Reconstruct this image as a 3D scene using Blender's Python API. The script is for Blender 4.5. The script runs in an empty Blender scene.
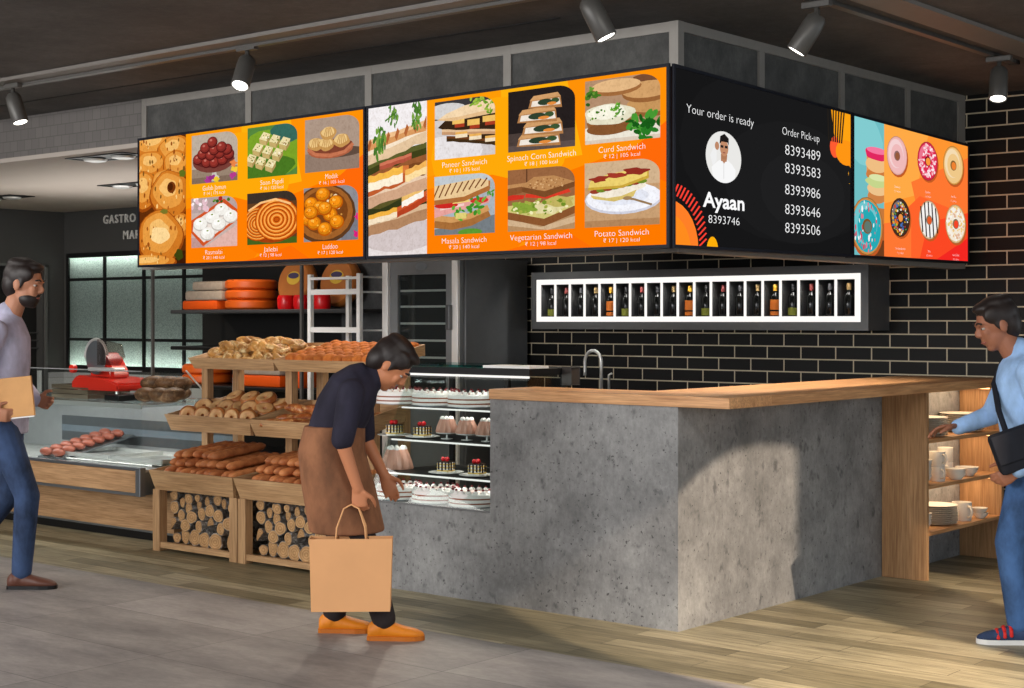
import bpy, bmesh, math, random
from mathutils import Vector, Matrix, Euler
random.seed(7)
PI = math.pi
sc = bpy.context.scene
COL = sc.collection
V = Vector

# ------------------------------------------------------------------ camera frame
CAM = V((4.2, -6.275, 1.5)); FPX = 1562.0; HOR = 320.0; YAW = math.radians(39.86)
FW = V((-math.sin(YAW), math.cos(YAW), 0)); RT = V((math.cos(YAW), math.sin(YAW), 0))
def ray(px, py): return FW + RT * ((px - 512) / FPX) + V((0, 0, (HOR - py) / FPX))
def at_y(px, py, Y): d = ray(px, py); return CAM + d * ((Y - CAM.y) / d.y)
def at_x(px, py, X): d = ray(px, py); return CAM + d * ((X - CAM.x) / d.x)
def at_z(px, py, Z): d = ray(px, py); return CAM + d * ((Z - CAM.z) / d.z)

cam = bpy.data.cameras.new('camera'); cam.sensor_width = 36; cam.sensor_fit = 'HORIZONTAL'
cam.lens = FPX * 36 / 1024; cam.shift_y = -(344 - HOR) / 1024; cam.clip_start = .05; cam.clip_end = 100
camo = bpy.data.objects.new('camera', cam); COL.objects.link(camo)
camo.location = CAM; camo.rotation_euler = (PI / 2, 0, YAW); sc.camera = camo

# ------------------------------------------------------------------ materials
def lin(c):
    return c / 12.92 if c <= .04045 else ((c + .055) / 1.055) ** 2.4
def rgb(h):
    if isinstance(h, str):
        h = h.lstrip('#'); h = tuple(int(h[i:i + 2], 16) for i in (0, 2, 4))
    return tuple(lin(c / 255) for c in h) + (1,)
class NT:
    def __init__(s, name):
        s.m = bpy.data.materials.new(name); s.m.use_nodes = True
        s.t = s.m.node_tree; s.t.nodes.clear(); s.out = s.t.nodes.new('ShaderNodeOutputMaterial')
    def n(s, ty, **k):
        o = s.t.nodes.new('ShaderNode' + ty)
        for a, b in k.items():
            if a.startswith('i_'):
                a = a[2:]; a = int(a) if a.isdigit() else a.replace('_', ' ')
                o.inputs[a].default_value = b
            else: setattr(o, a, b)
        return o
    def l(s, a, b): s.t.links.new(a, b)
    def coords(s, scale=(1, 1, 1), kind='Object', loc=(0, 0, 0), rot=(0, 0, 0)):
        c = s.n('TexCoord'); m = s.n('Mapping'); m.inputs['Scale'].default_value = scale
        m.inputs['Location'].default_value = loc; m.inputs['Rotation'].default_value = rot
        s.l(c.outputs[kind], m.inputs['Vector']); return m.outputs['Vector']
    def noise(s, vec, scale, detail=4, rough=.55):
        n = s.n('TexNoise'); n.inputs['Scale'].default_value = scale; n.inputs['Detail'].default_value = detail
        n.inputs['Roughness'].default_value = rough; s.l(vec, n.inputs['Vector']); return n.outputs['Fac']
    def ramp(s, fac, stops, interp='LINEAR'):
        r = s.n('ValToRGB'); e = r.color_ramp; e.interpolation = interp
        while len(e.elements) < len(stops): e.elements.new(.5)
        for el, (p, c) in zip(e.elements, stops): el.position = p; el.color = rgb(c) if not isinstance(c, float) else (c, c, c, 1)
        s.l(fac, r.inputs['Fac']); return r.outputs['Color']
    def mix(s, fac, a, b, mode='MIX'):
        m = s.n('Mix', data_type='RGBA', blend_type=mode)
        for sock, v in ((m.inputs[0], fac), (m.inputs[6], a), (m.inputs[7], b)):
            if hasattr(v, 'links'): s.l(v, sock)
            else: sock.default_value = v
        return m.outputs[2]
    def bsdf(s, color, rough=.6, metal=0, bump=None, bstr=.3, bdist=.01, spec=.4, **kw):
        b = s.n('BsdfPrincipled'); b.inputs['Roughness'].default_value = rough if not hasattr(rough, 'links') else .5
        if hasattr(rough, 'links'): s.l(rough, b.inputs['Roughness'])
        b.inputs['Metallic'].default_value = metal; b.inputs['Specular IOR Level'].default_value = spec
        for k, v in kw.items(): b.inputs[k.replace('_', ' ')].default_value = v
        if hasattr(color, 'links'): s.l(color, b.inputs['Base Color'])
        else: b.inputs['Base Color'].default_value = color
        if bump is not None:
            p = s.n('Bump'); p.inputs['Strength'].default_value = bstr; p.inputs['Distance'].default_value = bdist
            s.l(bump, p.inputs['Height']); s.l(p.outputs['Normal'], b.inputs['Normal'])
        s.l(b.outputs[0], s.out.inputs['Surface']); return s.m
_mc = {}
def plain(name, c, rough=.55, metal=0, spec=.4, var=.12, scale=14, **kw):
    if name in _mc: return _mc[name]
    t = NT(name); v = t.coords(); f = t.noise(v, scale)
    lo = rgb(c); a = tuple(x * (1 - var) for x in lo[:3]) + (1,); b = tuple(min(1, x * (1 + var)) for x in lo[:3]) + (1,)
    _mc[name] = t.bsdf(t.mix(f, a, b), rough, metal, spec=spec, **kw); return _mc[name]
def emit(name, c, strength=1.0):
    t = NT(name); e = t.n('Emission'); e.inputs[0].default_value = rgb(c); e.inputs[1].default_value = strength
    t.l(e.outputs[0], t.out.inputs['Surface']); return t.m
def wood(name, light, dark, axis=0, scale=1.0, rough=.5):
    t = NT(name); s = [9 * scale] * 3; s[axis] = .9 * scale
    v = t.coords(tuple(s)); f = t.noise(v, 2.2, 6, .6)
    s2 = [60 * scale] * 3; s2[axis] = 2.5 * scale
    g = t.noise(t.coords(tuple(s2)), 2.0, 3, .6)
    c = t.ramp(f, [(.3, dark), (.7, light)])
    d = t.ramp(g, [(.3, (190, 180, 172)), (.65, (255, 255, 255))])
    return t.bsdf(t.mix(.8, c, d, 'MULTIPLY'), rough, bump=g, bstr=.12, bdist=.003)
def concrete(name, lo, mid, hi, pits=True, sc_=1.0, rough=.75):
    t = NT(name); v = t.coords((sc_,) * 3)
    a = t.noise(v, 2.6, 10, .72); c = t.ramp(a, [(.34, lo), (.5, mid), (.66, hi)])
    b = t.noise(t.coords((sc_ * 16, sc_ * 16, sc_ * 9)), 2.5, 8, .75)
    c = t.mix(.55, c, t.ramp(b, [(.3, (165, 165, 165)), (.7, (255, 255, 255))]), 'MULTIPLY')
    if pits:
        p = t.noise(t.coords((sc_ * 3.2, sc_ * 3.2, sc_ * 2.4)), 6, 3, .5)
        c = t.mix(.8, c, t.ramp(p, [(.27, (170, 170, 172)), (.4, (255, 255, 255))]), 'MULTIPLY')
        q = t.noise(v, 55, 2, .5)
        c = t.mix(.7, c, t.ramp(q, [(.28, (60, 60, 62)), (.34, (255, 255, 255))]), 'MULTIPLY')
    return t.bsdf(c, rough, bump=b, bstr=.25, bdist=.004)
M = {}
M['concrete'] = concrete('counter_concrete', (116, 116, 116), (142, 142, 142), (166, 166, 165))
M['concrete_dark'] = concrete('fascia_concrete', (64, 64, 63), (80, 80, 78), (98, 98, 95), pits=False, sc_=1.6)
M['ceiling'] = concrete('ceiling_concrete', (64, 62, 61), (80, 77, 75), (96, 92, 90), pits=False, sc_=.7)
M['fascia_metal'] = plain('fascia_frame_metal', (138, 134, 128), .45, .2)
M['oak'] = wood('oak_x', (204, 164, 122), (176, 136, 96), 0)
M['oak_y'] = wood('oak_y', (222, 172, 122), (192, 138, 90), 1)
M['oak_z'] = wood('oak_z', (200, 158, 114), (172, 130, 88), 2)
M['top_x'] = wood('worktop_x', (226, 176, 126), (196, 142, 94), 0, rough=.4)
M['pine_x'] = wood('pine_x', (208, 170, 126), (182, 142, 100), 0)
M['pine_y'] = wood('pine_y', (208, 170, 126), (182, 142, 100), 1)
M['pine_z'] = wood('pine_z', (204, 166, 122), (178, 138, 98), 2)
M['bezel'] = plain('screen_bezel', (17, 21, 32), .5, spec=.2)
M['black_metal'] = plain('black_metal', (24, 24, 25), .4, .3)
M['black_panel'] = plain('black_panel', (15, 15, 15), .6)
M['dark_grey'] = plain('dark_grey_paint', (62, 62, 61), .6, var=.06, scale=3)
M['mid_grey'] = plain('mid_grey_metal', (100, 101, 102), .4, .5)
M['oven_side'] = plain('oven_side_metal', (112, 114, 116), .45, .15)
M['oven_front'] = plain('oven_front_metal', (132, 134, 136), .42, .15)
M['steel'] = plain('steel', (214, 214, 212), .3, .55, var=.04)
M['alu'] = plain('aluminium', (150, 155, 160), .35, .85, var=.05)
M['white'] = plain('white_lacquer', (232, 232, 230), .35, var=.03)
M['lamp_body'] = plain('spot_body', (74, 72, 69), .4, .1)
M['steel_highlight_white'] = plain('steel_highlight_white', (246, 244, 240), .3, .1, var=.03)  # near-white base colour stands in for bright reflections on polished steel
M['led'] = emit('led_strip', (255, 250, 240), 4.0)
M['spot_face'] = emit('spot_face', (255, 250, 240), 6.0)
M['red_enamel'] = plain('red_enamel', (226, 44, 26), .28, var=.05)
def glassy(name, tint=(255, 255, 255), refl=.12, rough=.02):
    t = NT(name); tr = t.n('BsdfTransparent'); tr.inputs[0].default_value = rgb(tint)
    gl = t.n('BsdfGlossy'); gl.inputs['Roughness'].default_value = rough
    fr = t.n('LayerWeight'); fr.inputs['Blend'].default_value = .5
    pw = t.n('Math', operation='POWER'); pw.inputs[1].default_value = 4.0; t.l(fr.outputs['Facing'], pw.inputs[0])
    mx = t.n('MixShader'); ad = t.n('Math', operation='MULTIPLY_ADD'); ad.inputs[1].default_value = .6; ad.inputs[2].default_value = refl * .3
    t.l(pw.outputs[0], ad.inputs[0]); t.l(ad.outputs[0], mx.inputs[0]); t.l(tr.outputs[0], mx.inputs[1]); t.l(gl.outputs[0], mx.inputs[2])
    t.l(mx.outputs[0], t.out.inputs['Surface']); return t.m
M['glass'] = glassy('clear_glass', (246, 250, 249))
M['glass_teal'] = glassy('teal_edge_glass', (120, 205, 200), .4)

# ------------------------------------------------------------------ mesh helpers
def box(bm, lo, hi, bev=0.0):
    lo = V(lo); hi = V(hi)
    r = bmesh.ops.create_cube(bm, size=1)
    c = (lo + hi) / 2; s = hi - lo
    for v in r['verts']: v.co = V((v.co.x * s.x, v.co.y * s.y, v.co.z * s.z)) + c
    if bev > 0:
        es = list({e for v in r['verts'] for e in v.link_edges})
        bmesh.ops.bevel(bm, geom=es, offset=bev, segments=2, affect='EDGES', profile=.5)
    return bm
def prism(bm, pts, off):
    """closed polygon pts extruded by vector off"""
    off = V(off); a = [bm.verts.new(V(p)) for p in pts]; b = [bm.verts.new(V(p) + off) for p in pts]
    n = len(a)
    bm.faces.new(a[::-1]); bm.faces.new(b)
    for i in range(n): bm.faces.new((a[i], a[(i + 1) % n], b[(i + 1) % n], b[i]))
    return bm
def lathe(bm, prof, c=(0, 0, 0), seg=20, mat=None):
    c = V(c); rings = []
    for r, z in prof:
        if r < 1e-6: rings.append([bm.verts.new(c + V((0, 0, z)))])
        else: rings.append([bm.verts.new(c + V((r * math.cos(2 * PI * k / seg), r * math.sin(2 * PI * k / seg), z))) for k in range(seg)])
    for a, b in zip(rings, rings[1:]):
        for k in range(seg):
            q = [a[k % len(a)], a[(k + 1) % len(a)], b[(k + 1) % len(b)], b[k % len(b)]]
            u = []
            for x in q:
                if x not in u: u.append(x)
            if len(u) > 2:
                try: bm.faces.new(u)
                except ValueError: pass
    return bm
def tube(bm, pts, rad, seg=8, cap=True, closed=False):
    pts = [V(p) for p in pts]; n = len(pts); rr = rad if isinstance(rad, (list, tuple)) else [rad] * n
    rings = []; prev = None
    for i in range(n):
        a = pts[(i - 1) % n] if (closed or i > 0) else pts[0]; b = pts[(i + 1) % n] if (closed or i < n - 1) else pts[-1]
        t = (b - a).normalized()
        if prev is None: u = t.orthogonal().normalized()
        else:
            u = prev - t * prev.dot(t); u = u.normalized() if u.length > 1e-6 else t.orthogonal().normalized()
        prev = u; w = t.cross(u)
        rings.append([bm.verts.new(pts[i] + (u * math.cos(2 * PI * k / seg) + w * math.sin(2 * PI * k / seg)) * rr[i]) for k in range(seg)])
    m = n if closed else n - 1
    for i in range(m):
        A, B = rings[i], rings[(i + 1) % n]
        for k in range(seg): bm.faces.new((A[k], A[(k + 1) % seg], B[(k + 1) % seg], B[k]))
    if cap and not closed: bm.faces.new(rings[0][::-1]); bm.faces.new(rings[-1])
    return bm
def ellipsoid(bm, c, r, mat=None, seg=16, rings=10):
    res = bmesh.ops.create_uvsphere(bm, u_segments=seg, v_segments=rings, radius=1)
    c = V(c)
    for v in res['verts']:
        p = V((v.co.x * r[0], v.co.y * r[1], v.co.z * r[2]))
        v.co = (mat @ p if mat else p) + c
    return res['verts']
def B(): return bmesh.new()
def xform(bm, m): bmesh.ops.transform(bm, matrix=m, verts=bm.verts[:]); return bm

ROOTM = {}
def link(name, me, mat, parent=None, smooth=None):
    o = bpy.data.objects.new(name, me); COL.objects.link(o)
    if mat is not None and not me.materials: me.materials.append(mat)
    if parent is not None:
        o.parent = parent
    return o
def obj(name, bm, mat, parent=None, smooth=False, local=False, label=None):
    """one mesh object; world-space verts unless local, moved into the parent's frame"""
    if parent is not None and not local:
        m = ROOTM.get(parent.name)
        if m is not None: bmesh.ops.transform(bm, matrix=m.inverted(), verts=bm.verts[:])
    bmesh.ops.recalc_face_normals(bm, faces=bm.faces[:])
    me = bpy.data.meshes.new(name); bm.to_mesh(me); bm.free()
    if smooth is True:
        for p in me.polygons: p.use_smooth = True
    elif smooth:
        for p in me.polygons: p.use_smooth = True
        me.set_sharp_from_angle(angle=math.radians(smooth))
    o = link(name, me, mat, parent)
    if parent is not None: ROOTM[o.name] = ROOTM.get(parent.name, Matrix())
    if label: o['label'] = label
    return o
def tag(o, label, cat, group=None):
    o['label'] = label; o['category'] = cat
    if group: o['group'] = group
    return o
def thing(name, label, cat, loc=(0, 0, 0), rotz=0, group=None):
    o = bpy.data.objects.new(name, None); COL.objects.link(o); o.location = loc; o.rotation_euler = (0, 0, rotz)
    o.empty_display_size = .05
    ROOTM[o.name] = Matrix.Translation(V(loc)) @ Matrix.Rotation(rotz, 4, 'Z')
    return tag(o, label, cat, group)
def struct(name, bm, mat, parent=None, smooth=False):
    o = obj(name, bm, mat, parent, smooth)
    o['kind'] = 'structure'; return o
def copy_tree(o, parent=None):
    c = o.copy(); COL.objects.link(c)
    if parent is not None: c.parent = parent
    for ch in list(o.children): copy_tree(ch, c)
    return c
def put(proto, used, loc, rot, label, group=None, scale=None):
    """first call places the prototype itself, later ones a copy"""
    o = proto if not used else copy_tree(proto)
    used.append(o)
    o.location = loc
    o.rotation_euler = rot if not isinstance(rot, (int, float)) else (0, 0, rot)
    if scale is not None: o.scale = scale if isinstance(scale, (tuple, list)) else (scale,) * 3
    o['label'] = label
    if group: o['group'] = group
    return o
ORD = ['first', 'second', 'third', 'fourth', 'fifth', 'sixth', 'seventh', 'eighth', 'ninth', 'tenth', 'eleventh', 'twelfth', 'thirteenth', 'fourteenth', 'fifteenth', 'sixteenth', 'seventeenth', 'eighteenth', 'nineteenth', 'twentieth']
# ================================================================== ROOM
BACK = 3.3; CEIL = 2.942
def mat_brick():
    t = NT('black_brick'); c = t.n('TexCoord'); s = t.n('SeparateXYZ'); t.l(c.outputs['Object'], s.inputs[0])
    k = t.n('CombineXYZ')
    ax = t.n('Math', operation='ADD'); ax.inputs[1].default_value = 20.0 * .267 - .0146 + .004; t.l(s.outputs['X'], ax.inputs[0])
    az = t.n('Math', operation='ADD'); az.inputs[1].default_value = 50 * .0886 - 2.916 - .0886 * 1 + .004; t.l(s.outputs['Z'], az.inputs[0])
    t.l(ax.outputs[0], k.inputs[0]); t.l(az.outputs[0], k.inputs[1])
    b = t.n('TexBrick', offset=.5, offset_frequency=2, squash=1.0)
    b.inputs['Scale'].default_value = 1; b.inputs['Mortar Size'].default_value = .0046; b.inputs['Mortar Smooth'].default_value = .1
    b.inputs['Brick Width'].default_value = .267; b.inputs['Row Height'].default_value = .0886; b.inputs['Bias'].default_value = 0
    b.inputs['Color1'].default_value = rgb((20, 20, 20)); b.inputs['Color2'].default_value = rgb((13, 13, 13)); b.inputs['Mortar'].default_value = rgb((196, 184, 158))
    t.l(k.outputs[0], b.inputs['Vector'])
    inv = t.n('Math', operation='SUBTRACT'); inv.inputs[0].default_value = 1; t.l(b.outputs['Fac'], inv.inputs[1])
    return t.bsdf(b.outputs['Color'], .5, bump=inv.outputs[0], bstr=.4, bdist=.004, spec=.2)
M['brick'] = mat_brick()
def mat_planks():
    t = NT('floor_planks'); v = t.coords((1, 1, 1), loc=(0.13, .04, 0))
    def br(c1, c2, m):
        b = t.n('TexBrick', offset=.37, offset_frequency=2); b.inputs['Scale'].default_value = 1
        b.inputs['Mortar Size'].default_value = .0018; b.inputs['Brick Width'].default_value = .93; b.inputs['Row Height'].default_value = .135
        b.inputs['Bias'].default_value = 0
        for n_, c_ in (('Color1', c1), ('Color2', c2), ('Mortar', m)): b.inputs[n_].default_value = rgb(c_)
        t.l(v, b.inputs['Vector']); return b
    b = br((214, 204, 174), (146, 138, 112), (80, 74, 60))
    n = t.noise(t.coords((1.3, 13, 1)), 2.5, 6, .6); g = t.noise(t.coords((3, 90, 1)), 1.5, 3, .6); w = t.noise(t.coords((1, 1, 1)), 1.3, 4, .6)
    c = t.mix(.75, b.outputs['Color'], t.ramp(n, [(.3, (150, 142, 128)), (.7, (255, 250, 236))]), 'MULTIPLY')
    c = t.mix(.5, c, t.ramp(g, [(.3, (190, 186, 180)), (.7, (255, 255, 255))]), 'MULTIPLY')
    c = t.mix(.45, c, t.ramp(w, [(.35, (170, 178, 178)), (.6, (255, 255, 255))]), 'MULTIPLY')
    return t.bsdf(c, .42, bump=g, bstr=.08, bdist=.003, spec=.35)
def mat_tiles():
    t = NT('floor_tiles'); v = t.coords(loc=(.3, .75, 0))
    b = t.n('TexBrick', offset=.0, offset_frequency=2); b.inputs['Scale'].default_value = 1
    b.inputs['Mortar Size'].default_value = .0022; b.inputs['Brick Width'].default_value = 1.2; b.inputs['Row Height'].default_value = .6; b.inputs['Bias'].default_value = 0
    for n_, c_ in (('Color1', (178, 173, 170)), ('Color2', (154, 150, 147)), ('Mortar', (104, 102, 102))): b.inputs[n_].default_value = rgb(c_)
    t.l(v, b.inputs['Vector'])
    n = t.noise(t.coords((.8, 2.2, 1)), 1.8, 8, .65); m = t.noise(t.coords((2, 4, 1)), 9, 6, .7)
    c = t.mix(.85, b.outputs['Color'], t.ramp(n, [(.32, (176, 174, 176)), (.68, (255, 252, 250))]), 'MULTIPLY')
    c = t.mix(.5, c, t.ramp(m, [(.3, (190, 190, 190)), (.7, (255, 255, 255))]), 'MULTIPLY')
    return t.bsdf(c, .5, bump=m, bstr=.08, bdist=.003, spec=.35)
def mat_grid(name, c1, c2, mo, w, h, ms, rough, axis='X'):
    t = NT(name); c = t.n('TexCoord'); s = t.n('SeparateXYZ'); t.l(c.outputs['Object'], s.inputs[0])
    k = t.n('CombineXYZ'); t.l(s.outputs[axis], k.inputs[0]); t.l(s.outputs['Z'], k.inputs[1])
    b = t.n('TexBrick', offset=0.5, offset_frequency=2); b.inputs['Scale'].default_value = 1; b.inputs['Mortar Size'].default_value = ms
    b.inputs['Brick Width'].default_value = w; b.inputs['Row Height'].default_value = h; b.inputs['Bias'].default_value = 0
    for n_, c_ in (('Color1', c1), ('Color2', c2), ('Mortar', mo)): b.inputs[n_].default_value = rgb(c_)
    t.l(k.outputs[0], b.inputs['Vector']); return t.bsdf(b.outputs['Color'], rough)
M['planks'] = mat_planks(); M['tiles'] = mat_tiles()
M['bulk_tile'] = mat_grid('bulkhead_tile', (112, 108, 105), (104, 100, 98), (90, 87, 84), .09, .075, .003, .45)
M['wains'] = mat_grid('white_wall_tile', (176, 176, 176), (166, 166, 168), (140, 140, 140), .3, .15, .003, .35)
M['soffit'] = plain('suspended_ceiling', (176, 166, 157), .8, var=.04, scale=2)

struct('floor_planks', box(B(), (-10.1, -.75, -.1), (8, 3.5, 0)), M['planks'])
struct('floor_tiles', box(B(), (-10.1, -13, -.1), (8, -.753, .001)), M['tiles'])
struct('ceiling', box(B(), (-10.1, -13, CEIL), (8, 3.5, CEIL + .15)), M['ceiling'])
c = B(); box(c, (-9.9, -1.08, CEIL - .02), (.9, -.9, CEIL)); struct('trim_1', c, plain('ceiling_channel', (104, 99, 94), .5))
c = B(); box(c, (.9, -1.08, CEIL - .02), (1.08, 3.29, CEIL)); struct('trim_2', c, _mc['ceiling_channel'])
for i, (a, b_) in enumerate([((-9.9, -2.6, CEIL - .004), (7.9, -2.585, CEIL)), ((-9.9, -.42, CEIL - .004), (-.4, -.405, CEIL)), ((2.3, -3, CEIL - .004), (2.315, 3.2, CEIL))]):
    struct('trim_%d' % (3 + i), box(B(), a, b_), M['black_panel'])
struct('added_shadow_post', box(B(), (3.76, -.442, 0.001), (3.84, -.3, CEIL - .001), .004), M['black_metal'])  # unseen post added to cut the warm spot beam with a vertical edge
# back wall, in its finishes
struct('wall_back_brick', box(B(), (-5.12, BACK, 0), (3.2, BACK + .2, CEIL)), M['brick'])
struct('wall_back_concrete', box(B(), (-5.62, BACK - .12, 0), (-5.121, BACK + .2, CEIL)), concrete('back_concrete', (62, 63, 64), (80, 81, 82), (98, 99, 100), pits=False, sc_=1.5))
struct('wall_back_black', box(B(), (-7.63, BACK - .02, 0), (-5.621, BACK + .2, CEIL)), M['black_panel'])
WX0, WX1, WZ0, WZ1 = -9.87, -7.63, .985, 2.19
w = B(); box(w, (-10.1, BACK, WZ1), (WX1, BACK + .2, CEIL)); box(w, (-10.1, BACK, 0), (WX0, BACK + .2, WZ1)); box(w, (WX0, BACK, 0), (WX1, BACK + .2, WZ0)); struct('wall_back', w, M['dark_grey'])
struct('trim_6', box(B(), (-9.92, BACK - .015, 0), (WX1, BACK - .001, WZ0 - .03)), M['wains'])
# interior window with frosted panes lit from behind
def mat_frost():
    t = NT('frosted_glass'); v = t.coords(); n = t.noise(v, 90, 2, .6)
    tr = t.n('BsdfTranslucent'); t.l(t.ramp(n, [(.3, (150, 160, 155)), (.7, (226, 234, 228))]), tr.inputs[0])
    gl = t.n('BsdfPrincipled'); gl.inputs['Base Color'].default_value = rgb((104, 110, 109)); gl.inputs['Roughness'].default_value = .35
    m = t.n('MixShader'); m.inputs[0].default_value = .42; t.l(tr.outputs[0], m.inputs[1]); t.l(gl.outputs[0], m.inputs[2]); t.l(m.outputs[0], t.out.inputs[0]); return t.m
M['frost'] = mat_frost()
win = struct('window_1', box(B(), (WX0, BACK + .03, WZ0), (WX1, BACK + .036, WZ1)), M['frost'])
f = B()
for x in (-9.87, -9.23, -8.58, -7.95): box(f, (x, BACK - .01, WZ0), (x + .034, BACK + .012, WZ1))
for z in (WZ0, 1.285, 1.905, WZ1 - .045): box(f, (WX0, BACK - .009, z), (WX1, BACK + .0115, z + (.05 if z in (WZ0, WZ1 - .045) else .03)))
struct('window_frame', f, M['black_metal'], win)
struct('wall_behind_window', box(B(), (WX0 - .1, BACK + .45, .6), (WX1 + .1, BACK + .5, 2.6)), plain('cove_board', (120, 126, 124), .9))
for z, a in ((WZ1 - .02, .0), (WZ0 + .02, .0)):
    L = bpy.data.lights.new('window_cove_light', 'AREA'); L.shape = 'RECTANGLE'; L.size = 2.2; L.size_y = .03; L.energy = 60 if z > 1.5 else 70; L.color = (.93, 1, .95)
    lo = bpy.data.objects.new('window_cove_light', L); COL.objects.link(lo); lo.location = ((WX0 + WX1) / 2, BACK + .075, z + (.02 if z > 1.5 else -.02))
    lo.rotation_euler = (-.9 if z > 1.5 else -2.3, 0, 0)
# left wall with a dark doorway
w = B(); box(w, (-10.1, -13, 0), (-9.92, 1.95, CEIL)); box(w, (-10.1, 1.95, 2.06), (-9.92, 3.04, CEIL)); box(w, (-10.1, 3.04, 0), (-9.92, BACK, CEIL)); struct('wall_left', w, M['dark_grey'])
d = struct('door_1', box(B(), (-10.06, 1.95, 0), (-10.03, 3.04, 2.06)), M['black_panel'])
f = B(); box(f, (-9.93, 1.9, 2.05), (-9.9, 3.09, 2.075)); box(f, (-9.93, 3.06, 0), (-9.9, 3.09, 2.075)); struct('door_frame', f, plain('door_frame_grey', (84, 84, 83), .5), d)
f = B()
for z in (1.2, 1.28, 1.36): box(f, (-10.03, 2.2, z), (-9.99, 3.04, z + .015))
struct('door_slat', f, plain('door_slat_grey', (60, 60, 60), .5), d)
struct('trim_7', box(B(), (-9.919, 3.1, 0), (-9.905, BACK - .016, WZ0 - .03)), M['wains'])
# bulkhead and lowered ceiling over the market corner
struct('wall_bulkhead', box(B(), (-9.92, 0, 2.66), (-4.195, .18, CEIL - .001)), M['bulk_tile'])
struct('ceiling_lowered', box(B(), (-9.92, .0, 2.63), (-4.2, BACK, 2.66)), M['soffit'])
# text helper ------------------------------------------------------
def text2d(s, bold=0.0, spacing=1.0, shear=0):
    cu = bpy.data.curves.new('letters', 'FONT'); cu.body = s; cu.size = 1; cu.offset = bold; cu.space_character = spacing; cu.align_x = 'LEFT'
    cu.resolution_u = 3; cu.shear = shear
    o = bpy.data.objects.new('letters', cu); COL.objects.link(o)
    me = bpy.data.meshes.new_from_object(o)
    vs = [(v.co.x, v.co.y) for v in me.vertices]; fs = [tuple(p.vertices) for p in me.polygons]
    bpy.data.objects.remove(o); bpy.data.curves.remove(cu); bpy.data.meshes.remove(me)
    return vs, fs
sg = thing('wall_sign', 'pale market lettering on dark wall above frosted window', 'sign', (-9.2, BACK, 2.3))
for word, px0, px1, y0, y1 in (('GASTRO', 104, 136, 215.5, 224), ('MARKET', 124, 156, 230.8, 239.3)):
    vs, fs = text2d(word, .008, 1.25)
    xs = [p[0] for p in vs]; ys = [p[1] for p in vs]
    a = at_y(px0, y1, BACK); b_ = at_y(px1, y0, BACK); zt = at_y(px0, y0, BACK).z
    bm = B(); P = [bm.verts.new((a.x + (x - min(xs)) / (max(xs) - min(xs)) * (b_.x - a.x), BACK - .012, a.z + (y - min(ys)) / (max(ys) - min(ys)) * (zt - a.z))) for x, y in vs]
    for q in fs:
        try: bm.faces.new([P[i] for i in q])
        except ValueError: pass
    r = bmesh.ops.extrude_face_region(bm, geom=bm.faces[:]); bmesh.ops.translate(bm, vec=(0, .013, 0), verts=[g for g in r['geom'] if isinstance(g, bmesh.types.BMVert)])
    obj('lettering', bm, plain('sign_white', (205, 203, 198), .5, var=.02), sg)
# concrete fascia the screens hang from
FB = 1.83
f = B(); box(f, (-4.19, .012, FB), (-.012, .1, CEIL)); box(f, (-.1, .1, FB), (-.012, BACK, CEIL)); fas = struct('wall_fascia', f, M['concrete_dark'])
f = B()
for px in (143.2, 248, 368, 507, 673.5):
    x = at_y(px, 100, 0).x; x0, x1 = x - .026, x + .026
    if px > 600: continue
    if px < 150: x0, x1 = -4.19, -4.14
    box(f, (x0, 0, FB), (x1, .03, CEIL - .001))
box(f, (-4.19, 0.001, CEIL - .05), (0, .03, CEIL - .001)); box(f, (-4.19, 0.001, FB - .002), (0, .11, FB + .05))
for px in (762, 842.5, 908.5, 960.5):
    y = at_x(px, 100, 0).y; box(f, (-.03, y - .026, FB), (.001, y + .026 if px < 950 else BACK, CEIL - .001))
box(f, (-.03, 0.03, CEIL - .05), (.0005, BACK, CEIL - .001)); box(f, (-.11, .03, FB - .002), (0.0005, BACK, FB + .05)); box(f, (-.05, -.0015, FB - .001), (.002, .05, CEIL - .0005))
struct('fascia_frame', f, M['fascia_metal'], fas)

# ================================================================== COUNTER
HC = 1.082
ct = thing('concrete_counter', 'grey concrete service counter with low cake ledge beside bread stand', 'counter', (-.6, .1, 0))
CX0 = -2.13; LX = -1.19; LZ = .475
b = B()
box(b, (LX, 0, 0), (0, .06, HC)); box(b, (-.06, .06, 0), (0, 3.24, HC)); box(b, (CX0, 0, 0), (LX, .06, LZ)); box(b, (CX0, .06, 0), (CX0 + .06, .72, LZ)); box(b, (CX0 + .06, .06, LZ - .04), (LX, .72, LZ)); box(b, (LX, .06, .0), (LX + .05, .72, HC))
bmesh.ops.remove_doubles(b, verts=b.verts[:], dist=.0001)
obj('concrete_body', b, M['concrete'], ct)
wt = thing('worktop', 'continuous oak worktop laid over concrete counter and crockery shelf', 'worktop', (0, .2, HC))
b = B(); box(b, (LX, -.012, HC), (.295, .38, HC + .053), .003); obj('front_board', b, M['top_x'], wt)
b = B(); box(b, (-.4, .381, HC), (.295, 3.27, HC + .053), .003); obj('side_board', b, M['oak_y'], wt)
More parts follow.
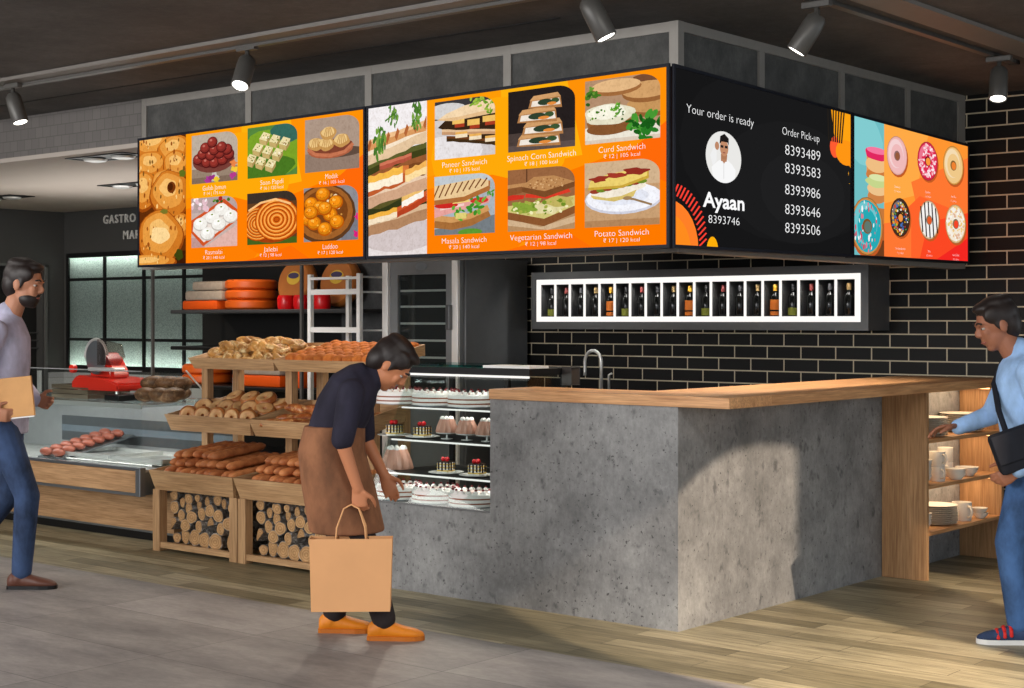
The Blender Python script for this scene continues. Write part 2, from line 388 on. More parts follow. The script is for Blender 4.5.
# crockery shelf unit at the far end of the counter
ROOT = thing('crockery_shelf', 'oak open shelf unit holding white crockery at counter end', 'shelf', (.14, 2.7, 0))
PY0, PY1 = 2.13, 3.245
obj('end_panel', box(B(), (.002, PY0, 0), (.28, PY0 + .035, HC), .002), M['oak_z'], ROOT)
obj('end_panel', box(B(), (.002, PY1 - .035, 0), (.28, PY1, HC), .002), M['oak_z'], ROOT)
SHZ = (.275, .545, .81)
for z in SHZ: obj('shelf_board', box(B(), (.002, PY0 + .035, z - .022), (.276, PY1 - .036, z), .002), M['oak_y'], ROOT)
for z in (HC - .004, .788, .523):
    obj('led_strip', box(B(), (.03, PY1 - .16, z - .008), (.25, PY1 - .15, z)), emit('shelf_led', (255, 190, 120), 5.0) if 'shelf_led' not in bpy.data.materials else bpy.data.materials['shelf_led'], ROOT)
    L = bpy.data.lights.new('shelf_light', 'AREA'); L.shape = 'RECTANGLE'; L.size = .22; L.size_y = .9; L.energy = 2.2; L.color = (1, .74, .46)
    lo = bpy.data.objects.new('shelf_light', L); COL.objects.link(lo); lo.location = (.12, 2.72, z - .012)
M['china'] = plain('white_china', (226, 220, 210), .3, var=.03)
def ring_stack(bm, r, n, dz):
    z = 0
    for i in range(n):
        lathe(bm, [(0, z), (r * .6, z), (r * .97, z + dz * 1.1), (r, z + dz * 1.25), (r * .95, z + dz * 1.25), (r * .58, z + dz * .55), (0, z + dz * .55)], seg=28); z += dz
def plate(r=.13, dz=.012):
    bm = B(); lathe(bm, [(0, 0), (r * .6, 0), (r * .97, dz * 1.1), (r, dz * 1.3), (r * .95, dz * 1.35), (r * .58, dz * .55), (0, dz * .55)], seg=28); return bm
def bowl(r=.07, h=.05):
    bm = B(); lathe(bm, [(0, 0), (r * .5, 0), (r * .85, h * .5), (r, h), (r * .95, h), (r * .8, h * .52), (r * .45, h * .12), (0, h * .12)], seg=24); return bm
def mug(r=.042, h=.1, name='mug', label='x', group=None):
    bm = B(); lathe(bm, [(0, 0), (r * .9, 0), (r, .006), (r, h), (r * .92, h), (r * .9, .01), (0, .01)], seg=22)
    t = thing(name, label, 'mug', (0, 0, 0), 0, group); obj('cup_body', bm, M['china'], t, smooth=50, local=True)
    pts = [(r * .95 * 1, 0, h * .82), (r + .02, 0, h * .8), (r + .032, 0, h * .55), (r + .022, 0, h * .28), (r * .95, 0, h * .22)]
    obj('handle', tube(B(), pts, .006, 8), M['china'], t, smooth=True, local=True); return t
def single(bm, name, label, cat, mat, loc, rot=(0, 0, 0), group=None, smooth=40):
    o = obj(name, bm, mat, None, smooth); o.location = loc; o.rotation_euler = rot; return tag(o, label, cat, group)
def pile(proto_bm, name, cat, mat, x, y, z, n, dz, lab, group):
    p = obj(name, proto_bm, mat, None, 40); used = []
    for i in range(n):
        o = put(p, used, (x + random.uniform(-.003, .003), y + random.uniform(-.003, .003), z + i * dz + .0005), random.uniform(0, 6), lab % (ORD[i] if i < n - 1 else 'topmost'), group); o['category'] = cat
pile(plate(.13), 'plate', 'plate', M['china'], .145, 2.42, SHZ[2], 9, .0125, '%s plate up in the pile nearest the oak end panel, top shelf', 'white plates on the crockery shelf')
pile(plate(.135), 'plate', 'plate', M['china'], .142, 2.93, SHZ[2], 9, .0125, '%s plate up in the farther pile on the top crockery shelf', 'white plates on the crockery shelf')
pile(plate(.13), 'plate', 'plate', M['china'], .142, 2.56, SHZ[0], 10, .0115, '%s plate up in the tall pile on the lowest crockery shelf', 'white plates on the crockery shelf')
pile(bowl(.062, .046), 'bowl', 'bowl', M['china'], .19, 2.25, SHZ[0], 4, .018, '%s bowl up beside the oak end panel, lowest crockery shelf', 'white bowls on the crockery shelf')
pile(bowl(.07, .05), 'bowl', 'bowl', M['china'], .18, 2.26, SHZ[1], 6, .018, '%s bowl up beside the oak end panel, middle crockery shelf', 'white bowls on the crockery shelf')
pile(bowl(.072, .055), 'bowl', 'bowl', M['china'], .2, 2.87, SHZ[1], 1, .02, '%s white bowl standing alone past the mugs on middle shelf', 'white bowls on the crockery shelf')
pile(bowl(.05, .035), 'bowl', 'bowl', M['china'], .23, 2.99, SHZ[0], 2, .03, '%s small bowl up past the tall mug, lowest crockery shelf', 'white bowls on the crockery shelf')
pile(bowl(.062, .045), 'bowl', 'bowl', M['china'], .24, 2.62, SHZ[1], 2, .02, '%s shallow bowl up in front of the short mugs, middle shelf', 'white bowls on the crockery shelf')
m0 = mug(.046, .088); us = []
MG = 'white mugs on the crockery shelf'
put(m0, us, (.2, 2.45, SHZ[1]), -.6, 'white mug at the bottom of the tall pair, middle shelf', MG)
put(m0, us, (.2, 2.45, SHZ[1] + .0885), -.4, 'white mug standing on another mug, nearly touching the shelf above', MG)
put(m0, us, (.12, 2.62, SHZ[1]), .5, 'white mug behind the shallow bowls on middle shelf', MG)
put(m0, us, (.11, 2.76, SHZ[1]), 2.5, 'lower white mug between shallow bowls and single bowl', MG)
put(m0, us, (.11, 2.76, SHZ[1] + .0885), 2.3, 'upper white mug between shallow bowls and single bowl', MG)
put(m0, us, (.19, 2.82, SHZ[0]), -.5, 'large white mug beside plate pile on lowest shelf', MG, scale=1.28)

# ================================================================== WINE RACK on the brick wall
WXL, WXR, WY, WZB, WZT = -3.352, -.528, 3.0, 1.431, 1.862
wr = thing('wine_rack', 'long grey wall rack with lit white frame of bottle compartments', 'rack', (-1.9, 3.15, 1.431))
def frame_ring(bm, x0, x1, z0, z1, t, y0, y1):
    box(bm, (x0, y0, z1 - t), (x1, y1, z1)); box(bm, (x0, y0, z0), (x1, y1, z0 + t)); box(bm, (x0, y0, z0 + t), (x0 + t, y1, z1 - t)); box(bm, (x1 - t, y0, z0 + t), (x1, y1, z1 - t)); return bm
b = frame_ring(B(), WXL, WXR, WZB, WZT, .055, WY, BACK); box(b, (WXL + .05, BACK - .03, WZB + .05), (WXR - .05, BACK - .002, WZT - .05)); obj('casing', b, M['mid_grey'], wr)
M['led_white'] = emit('lit_white_frame', (255, 252, 246), 1.05)
ix0, ix1, iz0, iz1 = WXL + .056, WXR - .056, WZB + .056, WZT - .056
obj('lit_frame', frame_ring(B(), ix0, ix1, iz0, iz1, .038, WY - .006, WY + .004), M['led_white'], wr)
obj('inner_lining', frame_ring(B(), ix0, ix1, iz0, iz1, .038, WY + .0045, BACK - .031), M['mid_grey'], wr)
jx0, jx1 = ix0 + .04, ix1 - .04; NB = 19; st = (jx1 - jx0) / NB
for i in range(1, NB):
    x = jx0 + i * st; dv = obj('divider', box(B(), (x - .006, WY + .004, iz0 + .038), (x + .006, BACK - .032, iz1 - .038)), plain('divider_grey', (74, 74, 74), .6, var=.05), wr); obj('lit_edge', box(B(), (x - .0085, WY - .004, iz0 + .038), (x + .0085, WY + .0035, iz1 - .038)), M['led_white'], dv)
BOT = [('olive label and black cap', (130, 134, 40), (36, 36, 38)), ('plain dark glass and red cap', None, (140, 62, 60)), ('plain dark glass and charcoal cap', None, (66, 66, 70)),
       ('plain dark glass and tan cap', None, (176, 146, 96)), ('orange label and yellow cap', (226, 120, 34), (232, 172, 52))]
M['bottle'] = plain('dark_bottle_glass', (16, 17, 16), .16, spec=.35)
WHERE = ['next to the oven end of the rack', 'nearest the dark oven but one', '', '', '', '', '', '']
bh = iz1 - iz0 - .1; protos = []
for k, (d, lab, cap) in enumerate(BOT):
    r = .036; t = thing('wine_bottle', 'x', 'bottle', (0, 0, 0), 0, 'wine bottles in the lit rack')
    obj('bottle_glass', lathe(B(), [(0, 0), (r * .9, 0), (r, .006), (r, bh * .58), (r * .8, bh * .66), (.014, bh * .74), (.013, bh * .8), (0, bh * .8)], seg=20), M['bottle'], t, smooth=40, local=True)
    obj('cap', lathe(B(), [(.0145, bh * .79), (.0155, bh * .8), (.0155, bh * .985), (.013, bh), (0, bh)], seg=16), plain('cap_%d' % k, cap, .45), t, smooth=40, local=True)
    if lab and k == 0: obj('bottle_label', lathe(B(), [(r + .0002, bh * .03), (r + .0008, bh * .03), (r + .0008, bh * .26), (r + .0002, bh * .26)], seg=24), plain('label_%d' % k, lab, .6), t, smooth=40, local=True)
    if lab and k == 4:
        for z0, z1 in ((.2, .52), (.03, .15)): obj('bottle_label', lathe(B(), [(r + .0002, bh * z0), (r + .0008, bh * z0), (r + .0008, bh * z1), (r + .0002, bh * z1)], seg=24), plain('label_%d' % k, lab, .6), t, smooth=40, local=True)
    protos.append((t, []))
for i in range(NB):
    t, u = protos[i % 5]; x = jx0 + (i + .62) * st
    put(t, u, (x - .12 * st, WY + .052, iz0 + .0385), random.uniform(-.3, .3), 'wine bottle with %s, %s compartment from the oven end' % (BOT[i % 5][0], ORD[i]))
L = bpy.data.lights.new('rack_light', 'AREA'); L.shape = 'RECTANGLE'; L.size = jx1 - jx0; L.size_y = .02; L.energy = 9; L.color = (1, .97, .92)
lo = bpy.data.objects.new('rack_light', L); COL.objects.link(lo); lo.location = ((jx0 + jx1) / 2, WY - .02, iz1 - .02); lo.rotation_euler = (.75, 0, 0)
# back counter with sink tap, mostly behind the worktop
bc = thing('back_counter', 'dark back counter along the brick wall under the wine rack', 'counter', (-2, 3.0, 0))
obj('cabinet_body', box(B(), (-3.5, 2.72, .08), (-.45, 3.295, .86), .004), M['mid_grey'], bc)
obj('counter_slab', box(B(), (-3.52, 2.68, .86), (-.42, 3.296, .9), .004), M['black_metal'], bc)
for i in range(4):
    dd = obj('door', box(B(), (-3.48 + i * .757, 2.7, .1), (-3.48 + i * .757 + .745, 2.72, .84), .003), M['mid_grey'], bc)
    obj('handle', box(B(), (-3.2 + i * .757, 2.685, .78), (-3.0 + i * .757, 2.7, .795)), M['steel'], dd)
p = at_y(592, 380, 2.95)
tp = thing('sink_tap', 'chrome gooseneck tap in front of the brick wall below wine rack', 'tap', (p.x + .08, 2.95, .9))
tx = p.x + .085; pts = [(tx, 2.95, .9), (tx, 2.95, 1.18)]
for a in range(0, 181, 20): pts.append((tx - .075 + .075 * math.cos(math.radians(a)), 2.95, 1.19 + .085 * math.sin(math.radians(a))))
pts.append((tx - .15, 2.95, 1.12)); pts.append((tx - .15, 2.95, 1.09))
obj('spout', tube(B(), pts, .0125, 10), M['steel'], tp, smooth=True)
obj('tap_base', lathe(B(), [(0, 0), (.028, 0), (.026, .03), (.014, .05), (0, .05)], (tx, 2.95, .9)), M['steel'], tp, smooth=40)
obj('lever', tube(B(), [(tx + .07, 2.95, .9), (tx + .07, 2.95, 1.1), (tx + .095, 2.95, 1.11)], .009), M['steel'], tp, smooth=True)
# ================================================================== OVEN
OX0, OX1, OY0, OY1, OZ = -4.385, -3.6, 2.485, 3.26, 1.968
ov = thing('rack_oven', 'tall dark grey bakery oven with glazed door and bright handle posts', 'oven', (-4, 2.87, 0))
b = B(); box(b, (OX0, OY0 + .04, .0), (OX1, OY1, OZ), .006); bmesh.ops.delete(b, geom=[], context='VERTS'); obj('oven_body', b, M['oven_side'], ov)
# door front
dx0, dx1 = OX0 + .17, OX1 - .175
gx0, gx1, gz1, gz0 = at_y(397.5, 273, OY0).x, at_y(446, 273, OY0).x, 1.85, .9
b = B(); box(b, (OX0 + .012, OY0, gz1), (OX1 - .02, OY0 + .036, OZ - .004)); box(b, (OX0 + .012, OY0, .1), (OX1 - .02, OY0 + .036, gz0)); box(b, (OX0 + .012, OY0, gz0), (gx0, OY0 + .036, gz1)); box(b, (gx1, OY0, gz0), (OX1 - .02, OY0 + .036, gz1))
dr = obj('door', b, M['oven_front'], ov)
obj('door_glass', box(B(), (gx0, OY0 + .02, gz0), (gx1, OY0 + .026, gz1)), M['glass'], dr)
b = B(); box(b, (gx0 - .005, OY0 + .032, gz0), (gx1 + .005, OY0 + .0355, gz1)); obj('oven_cavity', b, M['black_panel'], ov)
for y in (290, 306, 323, 340, 357): 
    z = at_y(420, y, OY0).z; obj('oven_rack', box(B(), (gx0 + .005, OY0 + .027, z - .012), (gx1 - .005, OY0 + .0315, z + .004)), M['steel'], ov)
obj('whitened_post', box(B(), (OX0 - .03, OY0 - .03, .12), (OX0 + .03, OY0 + .02, OZ - .01), .004), M['steel_highlight_white'], ov)  # reflection highlight is put into the post colour; the post gives no light
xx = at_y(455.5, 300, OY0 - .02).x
obj('whitened_post', box(B(), (xx - .032, OY0 - .03, .12), (xx + .03, OY0 - .002, OZ + .0), .004), M['steel_highlight_white'], ov)
zz = at_y(455, 318, OY0).z
obj('handle', box(B(), (xx - .06, OY0 - .07, zz - .09), (xx - .02, OY0 - .03, zz + .1), .006), M['mid_grey'], dr)
b = B(); cx = (gx0 + gx1) / 2; cz = at_y(420, 266.5, OY0).z
prism(b, [(cx + .06 * math.cos(a * PI / 12), OY0 - .003, cz + .028 * math.sin(a * PI / 12)) for a in range(24)], (0, .004, 0)); obj('oval_badge', b, M['alu'], dr)
# ================================================================== shelves with cheese, left of the oven
M['rind'] = plain('orange_rind', (212, 92, 22), .42, var=.15, scale=5)
M['rind_bright'] = plain('bright_orange_rind', (232, 88, 16), .4, var=.08)
M['wheel'] = plain('wheel_rind', (176, 104, 44), .5, var=.2, scale=6)
M['crust'] = plain('pale_crust', (168, 152, 136), .8, var=.25, scale=30)
CY = 2.95
cr = thing('cheese_shelving', 'black shelving with grey uprights holding orange cheeses before black wall', 'shelf', (-6.6, CY, 0))
SX0, SX1 = at_y(170, 310, CY - .25).x, at_y(352, 310, CY - .25).x
SZ1 = at_y(240, 309.5, CY - .2).z; SZ2 = SZ1 - .33; SZ3 = at_y(240, 386, CY - .2).z
for z in (SZ1, SZ2, SZ3, .35): obj('shelf_board', box(B(), (SX0, CY - .25, z - .035), (SX1, CY + .28, z), .01), M['black_metal'] if z != SZ1 else plain('charcoal_shelf', (62, 62, 64), .4), cr)
for px in (152.5, 301.5):
    x = at_y(px, 300, CY - .27).x; obj('upright', box(B(), (x - .012, CY - .28, 0), (x + .012, CY - .255, CEIL - .31 if px < 200 else 2.6)), plain('upright_grey', (92, 90, 88), .4), cr)
def wheel_flat(r=.2, h=.1):
    bm = B(); lathe(bm, [(0, 0), (r * .9, 0), (r * .99, h * .2), (r, h * .5), (r * .99, h * .8), (r * .9, h), (0, h)], seg=36); return bm
def px_span(a, b_, y): return at_y(a, 300, y).x, at_y(b_, 300, y).x
rr = .235; x0 = x1 = at_y(250, 300, CY).x
CG = 'flat orange cheese wheels'
wp = obj('round_cheese', wheel_flat(rr, .088), M['rind'], None, 40); us = []
for i in range(3): put(wp, us, ((x0 + x1) / 2 + .02, CY, SZ1 + .0005 + i * .0885), .3 * i, 'flat orange cheese wheel, %s of three stacked beside pale loaves on upper shelf' % ('lowest', 'middle', 'uppermost')[i], CG)['category'] = 'cheese'
for i in range(2): put(wp, us, (at_y(208, 375, CY).x, CY, SZ3 + .0005 + i * .0885), .3 * i, '%s of two flat orange cheese wheels below the knotted bread tray' % ('lower', 'upper')[i], CG)['category'] = 'cheese'
def slab(x0, x1, y0, y1, z0, z1, name, lab, mat, cat, group=None, bev=.015):
    o = obj(name, box(B(), (x0, y0, z0), (x1, y1, z1), bev), mat, None, 40); tag(o, lab, cat, group); return o
a, b_ = px_span(186.5, 221, CY - .15); slab(a, b_, CY - .2, CY + .12, SZ1 + .001, SZ1 + .083, 'cheese_block', 'orange cheese block under the pale loaves on the upper shelf', M['rind_bright'], 'cheese')
a, b_ = px_span(189, 227.5, CY - .15); slab(a, b_ - .02, CY - .2, CY + .1, SZ1 + .085, SZ1 + .172, 'crusty_loaf', 'long pale crusty loaf lying on the orange cheese block', M['crust'], 'bread', bev=.02)
a, b_ = px_span(196, 228, CY - .15); slab(a, b_ - .02, CY - .2, CY + .1, SZ1 + .174, SZ1 + .255, 'crusty_loaf', 'short pale crusty loaf topmost of the stack beside cheese wheels', M['crust'], 'bread', bev=.02)
a, b_ = px_span(236, 284, CY - .15); slab(a, b_, CY - .2, CY + .12, SZ3 + .001, SZ3 + .1, 'cheese_block', 'orange cheese block under a pale loaf behind the bread stand posts', M['rind_bright'], 'cheese')
slab(a, b_, CY - .2, CY + .1, SZ3 + .102, SZ3 + .19, 'crusty_loaf', 'pale crusty loaf on an orange block behind the bread stand posts', M['crust'], 'bread', bev=.02)
a, b_ = px_span(292, 301, CY - .22); slab(a, b_, CY - .24, CY + .1, SZ3 + .001, SZ3 + .17, 'cheese_block', 'upright orange cheese block beside the grey upright on lower shelf', M['rind_bright'], 'cheese')
def big_wheel(cx, tilt, lab):
    t = thing('large_round_cheese', lab, 'cheese', (cx, CY + .12, SZ1), 0, 'large standing cheese wheels')
    bm = wheel_flat(.21, .12); m = Matrix.Translation((cx, CY + .13, SZ1 + .214)) @ Matrix.Rotation(math.radians(80), 4, 'X') @ Matrix.Rotation(tilt, 4, 'Y'); obj('rind', xform(bm, m), M['wheel'], t, smooth=40)
    def disc(r0, r1, off, mat, n, dz=0):
        b2 = B(); prism(b2, [(r0 * math.cos(k * PI / 14), r1 * math.sin(k * PI / 14) + dz, off) for k in range(28)], (0, 0, .003)); obj(n, xform(b2, m), mat, t)
    disc(.085, .06, .12, plain('cheese_label_yellow', (214, 176, 60), .6), 'paper_label', .04); disc(.068, .026, .1235, plain('cheese_label_blue', (70, 60, 92), .6), 'label_band', .06)
big_wheel(at_y(292, 290, CY).x, 0, 'large brown cheese wheel standing behind the grey upright, yellow label')
big_wheel(at_y(335, 290, CY).x, 0, 'large brown cheese wheel standing behind the steel rack, yellow label')
rw = obj('red_cheese', wheel_flat(.075, .12), plain('red_wax', (214, 20, 26), .25, var=.06), None, 40); us = []
for i, px in enumerate((286, 302, 322)): put(rw, us, (at_y(px, 300, CY - .17).x, CY - .17, SZ1 + .0005), 0, 'red waxed cheese, %s in the row before the large wheels' % ('closest to flat orange wheels', 'middle one', 'closest to the oven')[i], 'red waxed cheeses')['category'] = 'cheese'
# steel tray trolley
TY = 2.2
tr = thing('tray_trolley', 'empty bright steel tray trolley between cheese shelving and oven', 'trolley', (-5, TY, 0))
x0, x1 = at_y(309, 290, TY).x, at_y(358, 290, TY).x
for y in (TY, TY + .42):
    for x in (x0, x1): obj('upright', box(B(), (x - .018, y, .06), (x + .018, y + .035, at_y(330, 274, TY).z)), M['steel_highlight_white'], tr)
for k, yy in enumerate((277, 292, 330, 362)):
    z = at_y(330, yy, TY).z; obj('rail', box(B(), (x0 + .018, TY + .004, z - .02), (x1 - .018, TY + .03, z + (.0 if k == 0 else .022))), M['steel_highlight_white'], tr)
    for x in (x0, x1): obj('rail', box(B(), (x - .01, TY + .035, z - .01), (x + .01, TY + .42, z + .005)), M['steel'], tr)
for y in (TY + .017, TY + .437):
    for x in (x0, x1): obj('caster', xform(lathe(B(), [(0, -.012), (.028, -.012), (.03, 0), (.028, .012), (0, .012)], seg=14), Matrix.Translation((x, y, .03)) @ Matrix.Rotation(PI / 2, 4, 'Y')), M['black_metal'], tr)
# ================================================================== BREAD STAND
SXA, SXM, SXB = -4.12, -3.28, -2.44
bs = thing('bread_stand', 'stepped pine bread stand with two columns of sloping trays over log crates', 'stand', (-3.28, .4, 0))
def tray(x0, x1, y0, y1, z0, z1, rise, flare=.035):
    """open sloping tray: front board, two sides, back board and bottom, as one part with children"""
    t = .016; e = .004
    fb = B(); prism(fb, [(x0 + e, y0 + flare, z0), (x0 + e, y0 + flare + t, z0), (x0 + e, y0 + t, z1), (x0 + e, y0, z1)], (x1 - x0 - 2 * e, 0, 0))
    # trapezoid look: narrower at the foot
    for v in fb.verts:
        if v.co.z < (z0 + z1) / 2: v.co.x += .028 if v.co.x < (x0 + x1) / 2 else -.028
    bot = B(); prism(bot, [(x0 + .03, y0 + flare + t, z0 + .004), (x0 + .03, y1, z0 + rise), (x0 + .03, y1, z0 + rise + .012), (x0 + .03, y0 + flare + t, z0 + .016)], (x1 - x0 - .06, 0, 0))
    tr_ = obj('tray_bottom', bot, M['pine_y'], bs)
    obj('front_board', fb, M['pine_x'], tr_)
    for s in (0, 1):
        xa = x0 + e if s == 0 else x1 - e - t; xb = x0 + .028 if s == 0 else x1 - .028 - t
        sb = B(); q = [(xb, y0 + flare + t, z0), (xb, y1, z0 + rise), (xa, y1, z1 + rise), (xa, y0 + t, z1)]; prism(sb, q, (t, 0, 0)); obj('side_board', sb, M['pine_y'], tr_)
    obj('back_board', box(B(), (x0 + .02, y1, z0 + rise), (x1 - .02, y1 + t, z1 + rise)), M['pine_x'], tr_)
T1 = (.35, .84, 1.176, 1.249, .10); T2 = (.157, .68, .775, .88, .10); T3 = (0.0, .56, .40, .528, .06)
for T, sh in ((T1, .04), (T2, .04), (T3, 0)):
    for a, b_ in ((SXA, SXM), (SXM, SXB)): tray(a - sh, b_ - sh * .5 if b_ == SXM else b_, T[0], T[1], T[2], T[3], T[4])
for x in (SXA + .0, SXM - .075, SXM + .005, SXB - .075):
    obj('crate_leg', box(B(), (x, .036, 0), (x + .07, .1, .40), .003), M['pine_z'], bs)
    obj('crate_leg', box(B(), (x, .46, 0), (x + .07, .52, .40), .003), M['pine_z'], bs)
for a, b_ in ((SXA, SXM), (SXM, SXB)):
    obj('base_rail', box(B(), (a + .07, .045, .022), (b_ - .075, .075, .06), .002), M['pine_x'], bs)
    obj('crate_floor', box(B(), (a + .07, .075, .03), (b_ - .075, .52, .045)), M['pine_x'], bs)
    obj('crate_back', box(B(), (a + .07, .505, .045), (b_ - .075, .52, .40)), M['black_panel'], bs)
for px, y0 in ((205, .52), (230, .79)):
    x = max(at_y(px, 380, y0).x, -4.155)
    for dx in (0, SXM - SXA, 2 * (SXM - SXA) - .1):
        obj('post', box(B(), (x + dx - .03, y0 - .03, .40 + (.055 if y0 < .57 else -.4)), (x + dx + .03, y0 + .025, T1[2] + .06 + (y0 - .35) * .1), .003), M['pine_z'], bs)
    
# ------------------------------------------------------------------ bread materials
def bread(name, base, dark, dust=None, scale=18, rough=.55, bump=.4):
    t = NT(name); oi = t.n('ObjectInfo'); c = t.n('TexCoord'); ad = t.n('VectorMath', operation='ADD')
    m = t.n('VectorMath', operation='SCALE'); m.inputs['Scale'].default_value = 7.0; cx_ = t.n('CombineXYZ')
    t.l(oi.outputs['Random'], cx_.inputs[0]); t.l(oi.outputs['Random'], cx_.inputs[1]); t.l(cx_.outputs[0], m.inputs[0]); t.l(c.outputs['Object'], ad.inputs[0]); t.l(m.outputs[0], ad.inputs[1])
    n = t.noise(ad.outputs[0], scale, 5, .6); k = t.ramp(n, [(.32, dark), (.62, base)])
    if dust:
        d = t.noise(ad.outputs[0], scale * 2.2, 5, .7); k = t.mix(t.ramp(d, [(.5, 0.0), (.66, .85)]), k, rgb(dust))
    h = t.n('HueSaturation'); mr = t.n('MapRange'); mr.inputs['To Min'].default_value = .78; mr.inputs['To Max'].default_value = 1.15
    t.l(oi.outputs['Random'], mr.inputs[0]); t.l(mr.outputs[0], h.inputs['Value']); t.l(k, h.inputs['Color'])
    return t.bsdf(h.outputs[0], rough, bump=n, bstr=bump, bdist=.006)
M['knot'] = bread('floured_knot_crust', (212, 156, 80), (132, 80, 32), (250, 228, 172), scale=9)
M['roll'] = bread('roll_crust', (202, 118, 48), (166, 84, 26), scale=30, rough=.85)
M['bagel'] = bread('bagel_crust', (196, 124, 66), (136, 72, 32), scale=9, rough=.3, bump=.2)
M['bagel_pale'] = bread('bagel_crumb', (214, 172, 118), (188, 130, 78), scale=20, rough=.5)
M['baguette'] = bread('baguette_crust', (210, 136, 82), (158, 84, 44), scale=14)
M['pretzel'] = bread('glossy_crust', (176, 98, 48), (112, 52, 22), (222, 170, 110), scale=14, rough=.3)
# ------------------------------------------------------------------ top tier: knots and rolls
def tz(T, y): return T[2] + .016 + (y - T[0]) / (T[1] - T[0]) * T[4]
def knot_bm(R=.05, r=.021):
    pts = []
    for k in range(40):
        a = 2 * PI * k / 40; x = (math.sin(a) + 2 * math.sin(2 * a)) / 3; y = (math.cos(a) - 2 * math.cos(2 * a)) / 3; z = -math.sin(3 * a)
        pts.append((x * R * 1.25, y * R * 1.25, z * r * .55 + r * 1.4))
    return tube(B(), pts, [r * (1 + .12 * math.sin(k * 1.7)) for k in range(40)], 8, closed=True)
def twist_bm(L=.19, r=.024):
    b = B()
    for s in (0, PI):
        pts = []; rad = []
        for k in range(25):
            u = k / 24; a = s + u * 3.2 * PI; e = math.sin(PI * min(1, max(0, .06 + u * .88))) ** .5
            pts.append(((u - .5) * L, math.cos(a) * r * .75 * e, math.sin(a) * r * .6 * e + r * 1.3)); rad.append(r * (.45 + .55 * e))
        tube(b, pts, rad, 8)
    return b
kp = obj('knotted_roll', knot_bm(.064, .019), M['knot'], None, True); ku = []; tp_ = obj('twisted_roll', twist_bm(.2, .028), M['knot'], None, True); tu = []
G = 'floured knotted rolls'; G2 = 'floured twisted rolls'
for r in range(4):
    for c_ in range(5):
        y = T1[0] + .1 + r * .105; x = SXA + .09 + c_ * .152 + (r % 2) * .02 - .03
        if r == 0 and c_ == 0: continue
        if (r + c_) % 2: put(kp, ku, (x, y, tz(T1, y)), (.2, 0, random.uniform(0, 6)), 'floured knotted roll, %s row back and %s along from the window side' % (ORD[r], ORD[c_]), G)['category'] = 'roll'
        else: put(tp_, tu, (x, y, tz(T1, y)), (.2, 0, random.uniform(.2, 1.2)), 'floured twisted roll, %s row back and %s along from the window side' % (ORD[r], ORD[c_]), G2)['category'] = 'roll'
for r in range(2):
    for c_ in range(4):
        y = T1[0] + .2 + r * .14; x = SXA + .2 + c_ * .15
        (lambda o: o.__setitem__('category', 'roll'))(put(kp if c_ % 2 else tp_, ku if c_ % 2 else tu, (x, y, tz(T1, y) + .052), (.2, .1, random.uniform(0, 1.5)), '%s roll in upper layer, %s row and %s along' % ('knotted' if c_ % 2 else 'twisted', ORD[r], ORD[c_]), G if c_ % 2 else G2))
b = B(); ellipsoid(b, (0, 0, 0), (.075, .05, .042)); lf = single(b, 'oval_loaf', 'pale floured oval loaf at the window end of the top tray', 'bread', M['knot'], (SXA + .09, T1[0] + .15, tz(T1, T1[0] + .15) + .055), (.1, 0, .2), smooth=True)
b = box(B(), (-.04, -.037, 0), (.04, .037, .058), .018); ellipsoid(b, (0, 0, .05), (.034, .031, .016), seg=12, rings=6)
rp = obj('square_roll', b, M['roll'], None, True); ru = []
for r in range(6):
    for c_ in range(9):
        y = T1[0] + .085 + r * .0745; x = SXM + .075 + c_ * .0855
        put(rp, ru, (x, y, tz(T1, y) + random.uniform(.012, .02)), (.2, random.uniform(-.04, .04), random.uniform(-.06, .06)), 'small square orange-brown roll, %s row back and %s along' % (ORD[r], ORD[c_]), 'square rolls on the top tray')['category'] = 'roll'
# ------------------------------------------------------------------ middle tier: bagels and glossy loaves
def bagel_tree():
    t = thing('bagel', 'x', 'bagel', (0, 0, 0), 0, 'bagels on the middle tray')
    b = B(); lathe(b, [(.004, .0), (.03, -.024), (.052, -.02), (.064, 0), (.06, .018), (.045, .027), (.03, .0275), (.012, .02), (.006, .01), (.004, 0)], seg=24); obj('crust', b, M['bagel'], t, smooth=True, local=True)
    b = B(); lathe(b, [(.011, .0205), (.028, .0284), (.046, .0276), (.05, .0256), (.03, .0255), (.011, .018), (.011, .0205)], seg=24); obj('pale_face', b, M['bagel_pale'], t, smooth=True, local=True)
    return t
bg = bagel_tree(); bu = []
for c_ in range(5):
    put(bg, bu, (SXA + .1 + c_ * .148, T2[0] + .095, tz(T2, T2[0] + .095) + .067), (PI / 2 - .15, 0, random.uniform(-.25, .25) + .5), 'bagel standing on edge in front row of middle tray, %s from the case end' % ORD[c_])
for c_ in range(6):
    put(bg, bu, (SXA + .12 + c_ * .115, T2[0] + .21 + .02 * (c_ % 2), tz(T2, T2[0] + .22) + .085), (.75 + random.uniform(-.25, .25), random.uniform(-.3, .3), .5), 'bagel leaning behind the front row of middle tray, %s from the case end' % ORD[c_], scale=1.12)
for c_ in range(6):
    put(bg, bu, (SXA + .1 + c_ * .125, T2[0] + .345, tz(T2, T2[0] + .35) + .07 + .02 * (c_ % 2)), (.6 + random.uniform(-.3, .3), random.uniform(-.3, .3), .3), 'bagel in the rear row of middle tray, %s from the case end' % ORD[c_], scale=1.12)
for c_ in range(3):
    put(bg, bu, (SXA + .33 + c_ * .15, T2[0] + .3, tz(T2, T2[0] + .3) + .135), (.5, random.uniform(-.2, .2), .3), 'bagel topmost of the heap on middle tray, %s from the case end' % ORD[c_], scale=1.15)
